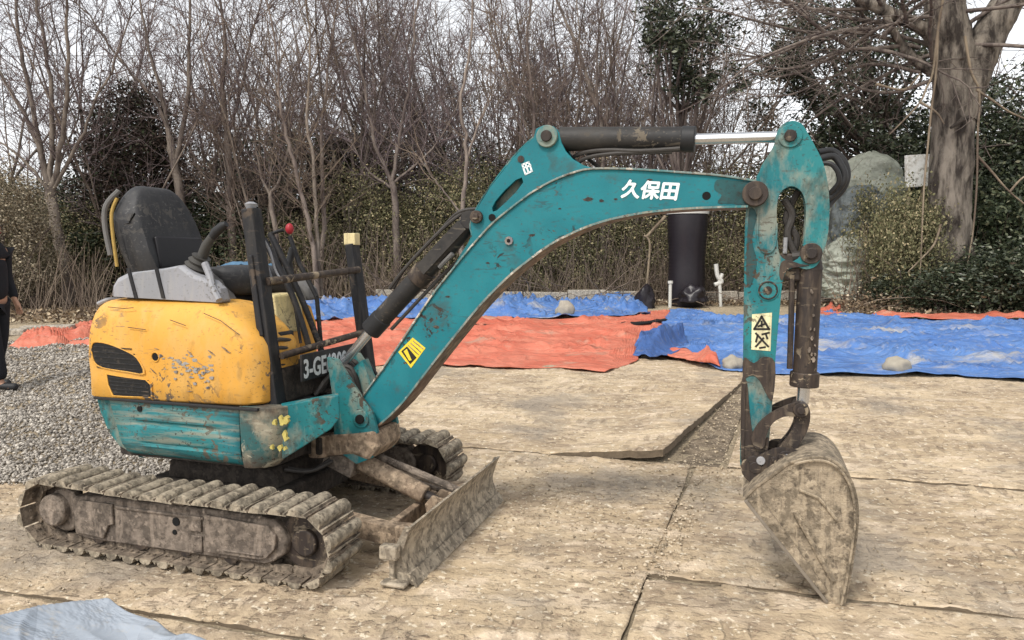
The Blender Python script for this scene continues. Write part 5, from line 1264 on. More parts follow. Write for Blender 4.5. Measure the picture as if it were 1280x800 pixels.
# white pvc pipes
b = MB(); x, y, z = at_depth(838, 352, 20.0); b.tube([(0, 0, 0), (0, 0, z)], 0.045, 12); b.tube([(0, 0, z - 0.05), (0, 0, z + 0.02)], 0.07, 12)
o = b.build('standpipe', m_white, None, 40); o.location = (x, y, 0); tag(o, 'thin white standpipe in front of the black drum', 'pipe')
b = MB(); b.tube(smooth_path([at_depth(895, 330, 20.6), at_depth(897, 345, 20.6), at_depth(902, 352, 20.6), at_depth(893, 356, 20.6)]), 0.06, 8); b.tube([at_depth(903, 342, 20.6), at_depth(899, 352, 20.6), at_depth(900, 362, 20.6)], 0.05, 8)
b.tube([at_depth(900, 360, 20.6), at_depth(901, 385, 20.6)], 0.045, 8)
tag(b.build('branched_pipe', m_white, None, 40), 'white branched pipe fitting sticking up right of the black drum', 'pipe')
b = MB(); b.tube([at_depth(832, 270, 20.4), at_depth(808, 296, 20.4)], 0.04, 7); b.tube(smooth_path([at_depth(805, 294, 20.4), at_depth(811, 300, 20.4), at_depth(812, 316, 20.4), at_depth(806, 384, 20.4)]), 0.03, 7)
tag(b.build('broken_branch', m_stem, None, 40), 'pale broken branch leaning against the left of the black drum', 'branch')

def bag(px, py, w, h, Z, lab, seed):
    o = None; x, y, z = at_depth(px, py, Z)
    bm = bmesh.new(); bmesh.ops.create_icosphere(bm, subdivisions=4, radius=1.0)
    for q in bm.verts:
        d = 1 + 0.35 * noise.noise(q.co * 1.6 + Vector((seed, 0, 0))) + 0.22 * abs(noise.noise(q.co * 4 + Vector((seed, 0, 0))))
        q.co = Vector((q.co.x * w / 2 * Z / FPX, q.co.y * w / 2.4 * Z / FPX, max(-0.3, q.co.z) * h * 0.75 * Z / FPX)) * d
    me = bpy.data.meshes.new('bag'); bm.to_mesh(me); bm.free(); o = obj('black_bag', me, m_drum, None, True); o.location = (x, y, max(0.02, z)); return tag(o, lab, 'bag')
bag(806, 385, 26, 34, 19.9, 'slumped black bag at the right end of the blue strip, left of the drum', 3.0)
bag(866, 372, 34, 20, 20.3, 'flat black bag lying at the foot of the ribbed drum', 6.0)
pw = empty('power_line', (0, 0, 0), 0, 'thin overhead wires crossing the gap of white sky left of the arm head', 'power line')
for k, (py0, py1) in enumerate(((66, 60), (112, 112), (138, 133))):
    b = MB(); b.tube([at_depth(-400, py0 + 6, 60), at_depth(940, py0, 60), at_depth(1700, py1, 60)], 0.024, 5); b.build('wire', m_rubber, pw)

def lumpy(name, cx, cyy, z0, rx, ry, h, mat, seed, fold=0.10, vert=False, res=(96, 70), sq=2.6):
    V = []; F = []; nu, nv = res
    for j in range(nv + 1):
        t = j / nv
        for i in range(nu):
            a = 2 * math.pi * i / nu
            ca, sa = math.cos(a), math.sin(a)
            se = (abs(ca) ** sq + abs(sa) ** sq) ** (-1 / sq)
            ph = max(0, (t - 0.62) / 0.38) * math.pi / 2; prof = max(0.02, math.cos(ph)) ** 0.8
            zt2 = (t if t <= 0.62 else 0.62 + 0.38 * math.sin(ph))
            p = Vector((ca * 1.5, sa * 1.5, t * (9 if not vert else 2) + seed))
            w_ = 1 + fold * noise.fractal(p, 0.8, 2.0, 4) + 0.05 * (1 - abs(noise.noise(Vector((ca * 1.2, sa * 1.2, t * 9 + seed))) * 4)) + 0.02 * (1 - abs(noise.noise(Vector((ca * 4, sa * 4, t * 14 + seed))) * 4)) + 0.06 * noise.noise(Vector((ca * 1.1, sa * 1.1, t * 1.5 + seed)))
            V.append((cx + rx * ca * se * prof * w_, cyy + ry * sa * se * prof * w_, z0 + h * zt2 * (1 + 0.02 * noise.noise(p)) ))
    for j in range(nv):
        for i in range(nu): a = j * nu + i; c_ = j * nu + (i + 1) % nu; F.append((a, c_, c_ + nu, a + nu))
    F.append(tuple(nv * nu + i for i in range(nu)))
    return obj(name, mesh(V, F, name), mat, None, True)
def heap(px, pyb, pyt, wpx, Z, mat, seed, lab, cat, name, fold=0.1, sq=2.6):
    x = wx(px, Z); z0 = at_depth(px, pyb, Z)[2]; h = at_depth(px, pyt, Z)[2] - z0; r_ = wpx / 2 * Z / FPX
    o = lumpy(name, 0, 0, 0, r_, r_ * 0.8, h, mat, seed, fold, sq=sq); o.location = (x, Z, z0); return tag(o, lab, cat)
heap(1080, 372, 190, 82, 21.6, m_greycover, 2.0, 'tall heap under a weathered grey-green cover behind the arm', 'covered heap', 'covered_heap', 0.10)
heap(1070, 350, 232, 66, 20.9, m_bluegrey, 5.0, 'bundle of dull blue folded sheeting in front of the grey covered heap', 'bundle', 'folded_sheeting', 0.12, 3.2)
heap(1072, 372, 292, 84, 20.5, m_greycover, 8.0, 'pile of pale slumped sacks at the foot of the grey covered heap', 'sacks', 'slumped_sacks', 0.16, 3.0)
heap(1028, 340, 195, 30, 21.9, m_greycover, 11.0, 'narrow pale covered heap just behind the hose loop of the arm', 'covered heap', 'covered_heap', 0.1)
x, y, z = at_depth(1148, 213, 19.2)
b = MB(); hw = 17 * 19.2 / FPX; hh = 20 * 19.2 / FPX
b.box((-hw, -0.05, -hh), (hw, 0.05, hh * 0.95)); bd = b.build('board', m_palesign, None, 0, 0.01); bd.location = (x, y, z); bd.rotation_euler = (0, R(-4), R(8))
bd['label'] = None; del bd['label']
sg = empty('white_board', (x, y, 0), 0, 'white board half hidden by twigs at the left of the big trunk', 'board'); bd.parent = sg; bd.location = (0, 0, z)
b = MB(); b.tube([(-hw * 0.5, 0.08, 0), (-hw * 0.5, 0.08, z)], 0.04, 8); b.tube([(hw * 0.5, 0.08, 0), (hw * 0.5, 0.08, z)], 0.04, 8); b.build('stake', m_stem, sg, 40)

# person at the very left, mostly outside the frame
def skin_body(name, nodes, edges, mat, parent, sub=2):
    me = bpy.data.meshes.new(name); me.from_pydata([n_[0] for n_ in nodes], edges, []); o = obj(name, me, mat, parent)
    o.modifiers.new('skin', 'SKIN'); o.modifiers['skin'].use_smooth_shade = True
    for i, n_ in enumerate(nodes):
        sv = me.skin_vertices[0].data[i]; sv.radius = n_[1] if isinstance(n_[1], tuple) else (n_[1], n_[1]); sv.use_root = (i == 0)
    m_ = o.modifiers.new('sub', 'SUBSURF'); m_.levels = sub; m_.render_levels = sub; return o
gx, gy = ground(4, 492)
pr = empty('person', (gx - 0.05, gy, 0.05), R(0), 'person in black jacket and trousers standing on the gravel, cut off by the left edge', 'person')
# faces +x (to the right)
N = [((0, 0, 0.95), (0.10, 0.15)), ((0, 0, 1.12), (0.095, 0.14)), ((0.0, 0, 1.32), (0.11, 0.17)), ((-0.01, 0, 1.44), (0.07, 0.12)), ((0.0, 0, 1.50), 0.052), ((0.015, 0, 1.56), 0.055), ((0.03, 0, 1.63), (0.085, 0.07)), ((0.02, 0, 1.71), (0.075, 0.065)),
     ((0, -0.20, 1.40), 0.05), ((-0.05, -0.25, 1.13), 0.04), ((-0.03, -0.24, 0.90), 0.028), ((-0.01, -0.24, 0.83), (0.03, 0.016)),
     ((0, 0.20, 1.40), 0.05), ((-0.03, 0.25, 1.13), 0.04), ((0.06, 0.24, 0.90), 0.028), ((0.09, 0.24, 0.83), (0.03, 0.016)),
     ((0.0, -0.10, 0.88), 0.085), ((0.05, -0.11, 0.50), 0.055), ((0.10, -0.11, 0.10), 0.038), ((0.12, -0.11, 0.05), 0.04), ((0.24, -0.12, 0.035), 0.032),
     ((0.0, 0.10, 0.88), 0.085), ((-0.02, 0.11, 0.50), 0.055), ((-0.12, 0.11, 0.10), 0.038), ((-0.10, 0.11, 0.05), 0.04), ((0.02, 0.12, 0.035), 0.032),
     ((0.118, 0, 1.615), 0.013)]
E_ = [(0, 1), (1, 2), (2, 3), (3, 4), (4, 5), (5, 6), (6, 7), (3, 8), (8, 9), (9, 10), (10, 11), (3, 12), (12, 13), (13, 14), (14, 15), (0, 16), (16, 17), (17, 18), (18, 19), (19, 20), (0, 21), (21, 22), (22, 23), (23, 24), (24, 25), (6, 26)]
fn = [];
for s_, hb in ((-1, 11), (1, 15)):
    for k in range(5):
        if k < 4: xo = -0.10 if s_ < 0 else 0.0; a_ = ((xo + 0.075 + 0.018 * k, s_ * 0.242, 0.775), 0.009); c_ = ((xo + 0.085 + 0.016 * k, s_ * 0.236, 0.735 + 0.008 * abs(k - 1.5)), 0.0075)
        else: xo = -0.10 if s_ < 0 else 0.0; a_ = ((xo + 0.125, s_ * 0.225, 0.825), 0.011); c_ = ((xo + 0.14, s_ * 0.215, 0.785), 0.009)
        i0 = len(N); N += [a_, c_]; E_ += [(hb, i0), (i0, i0 + 1)]
skin_body('body', N, E_, m_skin, pr)
skin_body('jacket', [((0, 0, 0.86), (0.14, 0.20)), ((0, 0, 1.12), (0.125, 0.175)), ((0, 0, 1.32), (0.135, 0.195)), ((-0.01, 0, 1.44), (0.09, 0.14)), ((0, 0, 1.49), 0.07),
     ((0, -0.21, 1.39), 0.075), ((-0.05, -0.26, 1.13), 0.062), ((-0.03, -0.25, 0.90), 0.045), ((0, 0.21, 1.39), 0.075), ((-0.03, 0.26, 1.13), 0.062), ((0.06, 0.25, 0.90), 0.045)],
     [(0, 1), (1, 2), (2, 3), (3, 4), (3, 5), (5, 6), (6, 7), (3, 8), (8, 9), (9, 10)], m_cloth, pr)
skin_body('trousers', [((0, 0, 0.97), (0.115, 0.165)), ((0.0, -0.10, 0.86), 0.10), ((0.05, -0.11, 0.50), 0.09), ((0.10, -0.11, 0.09), 0.082), ((0.0, 0.10, 0.86), 0.10), ((-0.02, 0.11, 0.50), 0.078), ((-0.12, 0.11, 0.09), 0.066)],
     [(0, 1), (1, 2), (2, 3), (0, 4), (4, 5), (5, 6)], m_cloth, pr)
for (x0_, y0_) in ((0.11, -0.11), (-0.11, 0.11)):
    skin_body('shoe', [((x0_ - 0.03, y0_, 0.05), (0.045, 0.04)), ((x0_ + 0.06, y0_, 0.045), (0.045, 0.04)), ((x0_ + 0.17, y0_, 0.035), (0.035, 0.045))], [(0, 1), (1, 2)], m_rubber, pr)
skin_body('hair', [((-0.01, 0, 1.66), (0.085, 0.08)), ((0.01, 0, 1.735), (0.08, 0.07))], [(0, 1)], m_hair, pr)
for y in (-0.028, 0.028):
    b = MB(); b.tube([(0.098, y, 1.652), (0.112, y, 1.652)], 0.009, 8); b.build('eye', m_print, pr, 40)
b = MB(); b.tube([(0.106, -0.022, 1.582), (0.110, 0.0, 1.58), (0.106, 0.022, 1.582)], 0.005, 6); b.build('mouth', m_red, pr, 40)

# ------------------------------------------------------------------ VEGETATION
class Twigs:
    """many thin tapered tubes, built with numpy"""
    def __init__(s): s.V = []; s.F = []; s.n = 0
    def tube(s, P, r0, r1, k=3):
        P = np.asarray(P, float); m_ = len(P)
        d = np.gradient(P, axis=0); d /= np.linalg.norm(d, axis=1)[:, None] + 1e-9
        up = np.array([0.3, 0.2, 0.93]) if abs(d[0, 2]) < 0.9 else np.array([1.0, 0, 0])
        a = np.cross(d, up); a /= np.linalg.norm(a, axis=1)[:, None] + 1e-9; b = np.cross(d, a)
        r = np.linspace(r0, r1, m_)[:, None, None]
        an = np.arange(k) * 2 * math.pi / k
        V = P[:, None, :] + r * (a[:, None, :] * np.cos(an)[None, :, None] + b[:, None, :] * np.sin(an)[None, :, None])
        s.V.append(V.reshape(-1, 3))
        i = np.arange(m_ - 1)[:, None] * k; j = np.arange(k)[None]; jn = (np.arange(k)[None] + 1) % k
        s.F.append(np.stack([i + j, i + jn, i + jn + k, i + j + k], -1).reshape(-1, 4) + s.n); s.n += m_ * k
    def mesh(s, name): 
        me = fast_mesh(name, np.concatenate(s.V), np.concatenate(s.F)); me.polygons.foreach_set('use_smooth', [True] * len(me.polygons)); return me
def unit(v): return v / (np.linalg.norm(v) + 1e-9)
def grow(tw, p, d, length, r0, r1, segs, wob, upk, k, rs):
    P = [p]; 
    for i in range(segs):
        d = unit(d + rs.normal(0, wob, 3) + np.array([0, 0, upk])); P.append(P[-1] + d * length / segs)
    P = np.array(P); tw.tube(P, r0, r1, k); return P, d
def fork(d, ang, rs):
    a = unit(np.cross(d, rs.normal(0, 1, 3))); return unit(d * math.cos(ang) + a * math.sin(ang))
def bare_tree(seed, H, nlimb, lean, dens, trunk_h, r):
    rs = np.random.default_rng(seed); T1 = Twigs(); T2 = Twigs()
    d = unit(np.array([rs.normal(0, lean), rs.normal(0, lean), 1.0]))
    tops = []
    P, d1 = grow(T1, np.zeros(3) + [0, 0, -0.2], d, trunk_h, r, r * 0.8, 4, 0.05, 0.02, 8, rs); tops.append((P[-1], d1))
    for _ in range(nlimb):
        p = P[-1 - int(rs.integers(0, 2))]
        ld = fork(d1, R(rs.uniform(8, 42)), rs); L_ = (H - trunk_h) * rs.uniform(0.7, 1.05)
        Q, dd = grow(T1, p, ld, L_, r * rs.uniform(0.26, 0.48), 0.010, 11, 0.085, 0.045, 6, rs)
        nb = int(dens * 13.5)
        for i in range(nb):
            t = rs.uniform(0.12, 0.98); f_ = t * 11; i0 = min(10, int(f_)); q = Q[i0] + (Q[i0 + 1] - Q[i0]) * (f_ - i0)
            bd_ = fork(unit(Q[i0 + 1] - Q[i0]), R(rs.uniform(26, 62)), rs); bl_ = L_ * rs.uniform(0.18, 0.42) * (1.15 - 0.7 * t)
            B_, db = grow(T2, q, bd_, bl_, 0.017 * (1.2 - 0.7 * t), 0.006, 5, 0.13, 0.07, 4, rs)
            for j in range(int(rs.integers(4, 8))):
                u_ = rs.uniform(0.1, 1.0) * 5; j0 = min(4, int(u_)); q2 = B_[j0] + (B_[j0 + 1] - B_[j0]) * (u_ - j0)
                d2 = fork(unit(B_[j0 + 1] - B_[j0]), R(rs.uniform(25, 65)), rs); l2 = rs.uniform(0.35, 1.1)
                Cc, d3 = grow(T2, q2, d2, l2, 0.0085, 0.0045, 3, 0.18, 0.05, 3, rs)
                for m_ in range(int(rs.integers(1, 4))):
                    q3 = Cc[int(rs.integers(1, 4))]; grow(T2, q3, fork(d3, R(rs.uniform(20, 55)), rs), rs.uniform(0.2, 0.6), 0.0065, 0.0035, 2, 0.16, 0.04, 3, rs)
    return T1.mesh('trunk'), T2.mesh('crown')
variants = [bare_tree(101 + i, *a) for i, a in enumerate([(10.5, 6, 0.06, 1.0, 1.7, 0.15), (11.5, 5, 0.10, 1.1, 2.4, 0.17), (9.5, 8, 0.05, 0.9, 0.7, 0.13), (12.0, 7, 0.04, 1.0, 2.0, 0.18), (8.5, 9, 0.12, 0.9, 0.4, 0.10), (11.0, 5, 0.03, 1.2, 3.2, 0.16)])]
for i_, (a, b_) in enumerate(variants): a.materials.append(m_bark if i_ % 2 else m_barkpale); b_.materials.append(m_twig if i_ not in (1, 4) else m_twigtan)
desc = {0: 'bare low-forked tree', 1: 'bare tan spreading tree', 2: 'bare multi-stemmed tree', 3: 'tall dense bare tree', 4: 'bushy thin-stemmed bare tree', 5: 'bare long-trunked tree'}
def where(px):
    for lim, t in ((60, 'at the far left edge'), (130, 'left of the seat'), (210, 'behind the seat'), (300, 'behind the joystick'), (380, 'behind the front posts'), (480, 'above the far post'), (600, 'left of the boom bracket'), (720, 'above the boom cylinder bracket'), (860, 'above the arm cylinder'), (960, 'above the chrome rod'), (1060, 'behind the arm head'), (1160, 'left of the big trunk'), (1400, 'right of the big trunk')):
        if px < lim: return t
    return 'at the far right edge'
used = {}
def put_tree(px, Z, var, sc, rz, row):
    tm_, cm = variants[var]
    e = empty('bare_tree', (wx(px, Z), Z, bank(wx(px, Z), Z)), rz); e.scale = (sc, sc, sc)
    lab = '%s %s, %s' % (desc[var], where(px), row); n = used.get(lab, 0); used[lab] = n + 1
    if n: lab += ', %s from left' % ('second', 'third', 'fourth')[min(2, n - 1)]
    tag(e, lab, 'tree', 'bare trees along the edge of the wood')
    t = bpy.data.objects.new('trunk', tm_); C.objects.link(t); t.parent = e
    c_ = bpy.data.objects.new('crown', cm); C.objects.link(c_); c_.parent = e
    return e
rows = [('in the front row', [(150, 23, 2, 0.95), (330, 23, 4, 1.0), (760, 24, 1, 0.95), (915, 24, 4, 1.0)]),
        ('in the middle row', [(-20, 25, 3, 1.0), (20, 26, 5, 1.1), (262, 26.5, 5, 1.0), (350, 26, 0, 1.1), (430, 26, 3, 1.05), (470, 27, 2, 1.2), (545, 27, 1, 1.1), (640, 26.5, 2, 1.2), (715, 26, 4, 1.3), (790, 27, 3, 1.05), (835, 26.5, 2, 1.15), (880, 27, 0, 1.05)]),
        ('in the back row', [(120, 31, 3, 1.2), (345, 33, 3, 1.25), (450, 33, 5, 1.25), (550, 33, 0, 1.3), (500, 30, 3, 1.2), (580, 31, 2, 1.3), (610, 30, 1, 1.2), (640, 34, 4, 1.6), (690, 33, 3, 1.3), (670, 29, 2, 1.25), (760, 30, 0, 1.2), (400, 31, 0, 1.2), (560, 35, 4, 1.5), (220, 31, 1, 1.2), (30, 31, 2, 1.2), (300, 31, 2, 1.25), (730, 33, 2, 1.45), (820, 33, 4, 1.6), (1230, 30, 2, 1.2), (1290, 29, 3, 1.1)])]
def px_tree(Z, limbs, label, seed, dens=1.0, mats=None):
    """a front-row tree whose stems follow those of the photograph: limbs = [(points, r0, r1)]"""
    rs = np.random.default_rng(seed); base = limbs[0][0][0]; bx_, by_ = wx(base[0], Z), Z
    e = empty('bare_tree', (bx_, by_, bank(bx_, Z) - 0.1), 0, label, 'tree', 'bare trees along the edge of the wood'); O = np.array([bx_, by_, bank(bx_, Z) - 0.1])
    T1 = Twigs(); T2 = Twigs()
    for li, (pts_, r0, r1) in enumerate(limbs):
        dz = rs.normal(0, 0.5) if li else 0
        P = [np.array(at_depth(p[0], p[1], Z + dz * k / len(pts_))) - O for k, p in enumerate(pts_)]
        if li == 0: P[0][2] = 0.0
        P = np.array([tuple(p) for p in smooth_path([tuple(p) for p in P], 5)]); P[1:-1] += rs.normal(0, 0.018, P[1:-1].shape)
        T1.tube(P, r0, r1, 7); L_ = np.linalg.norm(P[-1] - P[0])
        if li == 0 and len(limbs) > 1: continue
        for i in range(int(L_ * 3.2 * dens)):
            t = rs.uniform(0.08, 0.99) * (len(P) - 1); i0 = min(len(P) - 2, int(t)); q = P[i0] + (P[i0 + 1] - P[i0]) * (t - i0)
            B_, db = grow(T2, q, fork(unit(P[i0 + 1] - P[i0]), R(rs.uniform(24, 60)), rs), rs.uniform(0.8, 2.4), 0.017, 0.006, 6, 0.13, 0.05, 4, rs)
            for j in range(int(rs.integers(3, 7))):
                i1 = int(rs.integers(1, 6)); Cc, d3 = grow(T2, B_[i1], fork(unit(B_[i1 + 1] - B_[i1]), R(rs.uniform(25, 60)), rs), rs.uniform(0.3, 1.0), 0.0085, 0.0045, 3, 0.17, 0.04, 3, rs)
                for m_ in range(int(rs.integers(0, 3))): grow(T2, Cc[int(rs.integers(1, 4))], fork(d3, R(rs.uniform(20, 60)), rs), rs.uniform(0.2, 0.5), 0.006, 0.0035, 2, 0.15, 0.03, 3, rs)
    obj('trunk', T1.mesh('trunk'), (mats or (m_bark, m_twig))[0], e); obj('crown', T2.mesh('crown'), (mats or (m_bark, m_twig))[1], e)
G_ = (m_barkpale, m_twigtan)
px_tree(20.5, [([(90, 388), (80, 330), (68, 270), (61, 235)], 0.16, 0.13), ([(61, 238), (52, 195), (28, 140), (2, 95), (-25, 40)], 0.09, 0.02), ([(60, 236), (46, 160), (30, 80), (20, 5), (15, -60)], 0.085, 0.02), ([(62, 236), (66, 160), (60, 80), (45, 0), (38, -50)], 0.08, 0.02), ([(63, 236), (78, 170), (86, 90), (84, 10), (90, -50)], 0.08, 0.02), ([(64, 238), (95, 185), (118, 130), (150, 60), (170, -10)], 0.06, 0.012), ([(60, 238), (30, 200), (0, 178), (-30, 160)], 0.05, 0.012)], 'bare tree at the far left, leaning trunk fanning into six upright limbs', 201)
px_tree(22.0, [([(232, 330), (226, 260), (218, 205), (212, 170)], 0.15, 0.10), ([(212, 172), (200, 110), (184, 50), (172, -20)], 0.075, 0.02), ([(214, 175), (190, 120), (150, 75), (118, 28), (85, -10)], 0.05, 0.015), ([(218, 205), (234, 130), (236, 60), (240, -30)], 0.08, 0.03)], 'bare grey-trunked tree rising straight behind the seat back', 202)
px_tree(22.8, [([(292, 330), (288, 250), (284, 170)], 0.14, 0.11), ([(284, 172), (278, 110), (282, 50), (272, -20)], 0.09, 0.03), ([(284, 172), (300, 120), (310, 60), (330, -10)], 0.06, 0.02), ([(286, 200), (262, 150), (240, 110), (222, 60)], 0.045, 0.012)], 'dark straight bare tree above the joystick', 203)
px_tree(22.0, [([(352, 370), (345, 300), (338, 245)], 0.10, 0.07), ([(338, 246), (322, 200), (318, 140), (300, 80)], 0.045, 0.012), ([(338, 246), (356, 205), (362, 160), (350, 90), (352, 20)], 0.05, 0.012)], 'slim bare tree forking just left of the red knob', 204, 0.8)
px_tree(21.6, [([(398, 350), (388, 290), (374, 230), (362, 180), (350, 130), (345, 60), (330, -20)], 0.085, 0.02)], 'pale leaning stem behind the red knob, leftmost of a leaning clump', 205, 1.2, G_)
px_tree(21.8, [([(402, 352), (395, 280), (392, 210), (384, 140), (388, 60), (380, -30)], 0.075, 0.02)], 'pale middle stem of the leaning clump above the front posts', 206, 1.2, G_)
px_tree(22.4, [([(400, 350), (404, 260), (402, 180), (410, 90), (424, -10)], 0.085, 0.02)], 'pale upright stem, rightmost of the clump above the front posts', 207, 1.2, G_)
px_tree(22.6, [([(497, 345), (495, 280), (490, 228)], 0.12, 0.10), ([(490, 230), (470, 180), (458, 120), (440, 40), (430, -20)], 0.065, 0.02), ([(490, 230), (500, 170), (512, 100), (520, 20), (528, -30)], 0.065, 0.02), ([(490, 232), (520, 205), (545, 180), (572, 130), (590, 70)], 0.045, 0.012), ([(490, 235), (462, 215), (440, 180), (425, 140)], 0.04, 0.012)], 'bare tree with a pale trunk forking widely above the far post', 208)
px_tree(22.0, [([(580, 350), (577, 290), (580, 240), (584, 190), (576, 130), (588, 60), (592, -20)], 0.085, 0.025), ([(578, 268), (556, 240), (536, 215), (522, 195)], 0.035, 0.012), ([(583, 200), (600, 150), (618, 100), (628, 20)], 0.04, 0.012)], 'bare light-barked tree just left of the boom cylinder eye', 209, 0.9, G_)
px_tree(23.2, [([(752, 330), (754, 240), (752, 158), (738, 110), (722, 60), (700, 10), (690, -30)], 0.085, 0.03), ([(753, 200), (770, 130), (786, 60), (800, -10)], 0.05, 0.015)], 'bare tree leaning left above the black arm cylinder', 210)
px_tree(23.0, [([(655, 340), (660, 240), (668, 150), (660, 60), (668, -30)], 0.08, 0.025), ([(664, 190), (640, 130), (622, 60), (612, -10)], 0.045, 0.015)], 'bare upright tree directly above the boom bracket', 211)
for row, L_ in rows:
    for (px, Z, v_, sc) in L_: put_tree(px + random.uniform(-5, 5), Z, v_, sc, random.uniform(0, 6.28), row)

def leaves(P, size, mat, name, asp=0.5, droop=0.0, parent=None):
    n = len(P); u = rng.normal(0, 1, (n, 3)); u[:, 2] = u[:, 2] * 0.6 - droop; u /= np.linalg.norm(u, axis=1)[:, None]
    w_ = rng.normal(0, 1, (n, 3)); v = np.cross(u, w_); v /= np.linalg.norm(v, axis=1)[:, None]
    s_ = (size * rng.uniform(0.6, 1.4, n))[:, None]
    V = np.stack([P - u * s_ * 0.5, P + v * s_ * asp * 0.5, P + u * s_ * 0.5, P - v * s_ * asp * 0.5], 1)
    F = np.arange(n * 4).reshape(n, 4)
    me = fast_mesh(name, V.reshape(-1, 3), F); set_rnd(me, rng.random(n) ** 1.3); me.materials.append(mat); return me
def crown_points(rx, ry, h, n, nclump, clr, seed, shape='ellipsoid', hollow=0.35):
    rs = np.random.default_rng(seed); out = []
    for _ in range(nclump):
        while True:
            q = rs.uniform(-1, 1, 3); l_ = np.linalg.norm(q)
            if hollow < l_ < 1: break
        if shape == 'cone':
            z = (q[2] + 1) / 2; k = (1 - z) ** 0.55; c_ = np.array([q[0] * rx * k, q[1] * ry * k, z * h])
        else: c_ = np.array([q[0] * rx, q[1] * ry, (q[2] + 1) / 2 * h])
        m_ = max(4, int(n / nclump * rs.uniform(0.4, 1.7)))
        out.append(c_ + rs.normal(0, 1, (m_, 3)) * clr * rs.uniform(0.6, 1.3) * np.array([1, 1, 0.75]))
    P = np.concatenate(out); P[:, 2] = np.abs(P[:, 2]); return P
def stems_mesh(h, spread, n, seed, r=0.03):
    T_ = Twigs(); rs = np.random.default_rng(seed)
    for _ in range(n):
        grow(T_, np.array([rs.normal(0, 0.15), rs.normal(0, 0.15), -0.1]), unit(np.array([rs.normal(0, spread), rs.normal(0, spread), 1])), h * rs.uniform(0.6, 1.0), r, 0.01, 6, 0.1, 0.03, 5, rs)
    return T_.mesh('stem')
def make_bush(rx, ry, h, n, ncl, clr, size, mat, seed, shape='ellipsoid', asp=0.5):
    a = leaves(crown_points(rx, ry, h, n, ncl, clr, seed, shape), size, mat, 'foliage', asp); b_ = stems_mesh(h * 0.9, 0.25 * rx / h * 2, 9, seed); b_.materials.append(m_bark); return a, b_
bushes = {
    'russet': make_bush(1.75, 1.5, 7.0, 42000, 300, 0.26, 0.11, m_leafbrown, 31),
    'dark': make_bush(2.2, 1.6, 5.2, 15000, 130, 0.32, 0.13, m_leafdark, 32),
    'dark2': make_bush(1.7, 1.4, 3.2, 10000, 90, 0.28, 0.11, m_leafdark, 33),
    'olive': make_bush(1.7, 0.9, 3.3, 9000, 130, 0.30, 0.07, m_leafolive, 34),
    'olive2': make_bush(1.4, 0.8, 2.2, 9000, 90, 0.22, 0.075, m_leafolive, 35),
    'hay': make_bush(1.1, 0.8, 4.0, 11000, 110, 0.22, 0.07, m_leafhay, 37),
    'broad': make_bush(1.3, 0.8, 2.0, 5200, 70, 0.26, 0.13, m_leafbroad, 36, asp=0.42),
}
bl_txt = {'hay': ('dry_climber', 'hay-coloured mass of dry climbing stems', 'shrub'), 'russet': ('russet_shrub', 'tall russet-brown conical shrub tangled with twigs', 'shrub'), 'dark': ('evergreen_shrub', 'big dark evergreen shrub', 'shrub'), 'dark2': ('evergreen_shrub', 'low dark evergreen shrub', 'shrub'),
          'olive': ('thicket_shrub', 'olive-brown thicket shrub', 'shrub'), 'olive2': ('thicket_shrub', 'low olive-brown thicket shrub', 'shrub'), 'broad': ('broadleaf_shrub', 'glossy broad-leaved shrub', 'shrub')}
def put_bush(kind, px, Z, sx=1, sz=1, zoff=0.0, row=''):
    nm, lb, cat = bl_txt[kind]; fm, sm_ = bushes[kind]
    lab = '%s %s%s' % (lb, where(px), (', ' + row) if row else ''); n = used.get(lab, 0); used[lab] = n + 1
    if n: lab += ', %s from left' % ('second', 'third', 'fourth', 'fifth')[min(3, n - 1)]
    e = empty(nm, (wx(px, Z), Z, bank(0, Z) + zoff), random.uniform(-0.4, 0.4) + (math.pi if random.random() < 0.5 else 0)); e.scale = (sx, sx, sz); tag(e, lab, cat, 'shrubs at the edge of the wood')
    for n_, me in (('foliage', fm), ('stem', sm_)):
        o = bpy.data.objects.new(n_, me); C.objects.link(o); o.parent = e
put_bush('russet', 174, 23.4, 0.98, 0.95); put_bush('russet', 425, 27.5, 0.9, 0.8)
for px, Z, sx, sz in ((-10, 27, 1.2, 0.75), (60, 28, 1.1, 0.7), (110, 26.5, 1, 0.75), (270, 28, 1.2, 0.85), (325, 29, 1.2, 1.1), (390, 29.5, 1.2, 1.15), (450, 29, 1.2, 1.1), (515, 29.5, 1.2, 1.1), (580, 29, 1.2, 1.0), (650, 30, 1.2, 0.85), (720, 30, 1.2, 0.8), (790, 30, 1.2, 0.8), (860, 30, 1.3, 0.8), (930, 30, 1.3, 0.95), (1000, 29, 1.2, 0.9)):
    put_bush('dark', px, Z, sx, sz, row='behind the bare trunks')
for px, Z in ((20, 22.5), (75, 23.5), (145, 23), (210, 24), (262, 23.5), (320, 24)): put_bush('dark2', px, Z, 1.0, random.uniform(0.75, 0.95))
for px, Z in ((365, 23.4), (410, 23.8), (455, 23.3), (500, 23.7), (548, 23.2), (595, 23.8), (640, 23.3), (690, 23.6), (738, 23.3), (790, 23.7), (835, 23.4), (905, 23.2), (950, 23.8), (1010, 23.6)): put_bush('olive', px + random.uniform(-8, 8), Z, random.uniform(0.8, 1.1), random.uniform(0.6, 1.3))
for px, Z in ((-15, 20.5), (30, 21.5), (95, 22.3), (185, 23.2)): put_bush('olive', px, Z, 0.95, random.uniform(0.9, 1.1))
for px, Z in ((350, 22.8), (545, 22.9), (690, 22.9), (925, 22.5), (975, 22.9)): put_bush('olive2', px, Z, 1.0, random.uniform(0.7, 0.9))
for px, Z in ((1118, 19.3), (1148, 18.7), (1095, 20.0), (1132, 18.4)): put_bush('olive2', px, Z, 0.75, random.uniform(1.15, 1.45), row='before the white board')
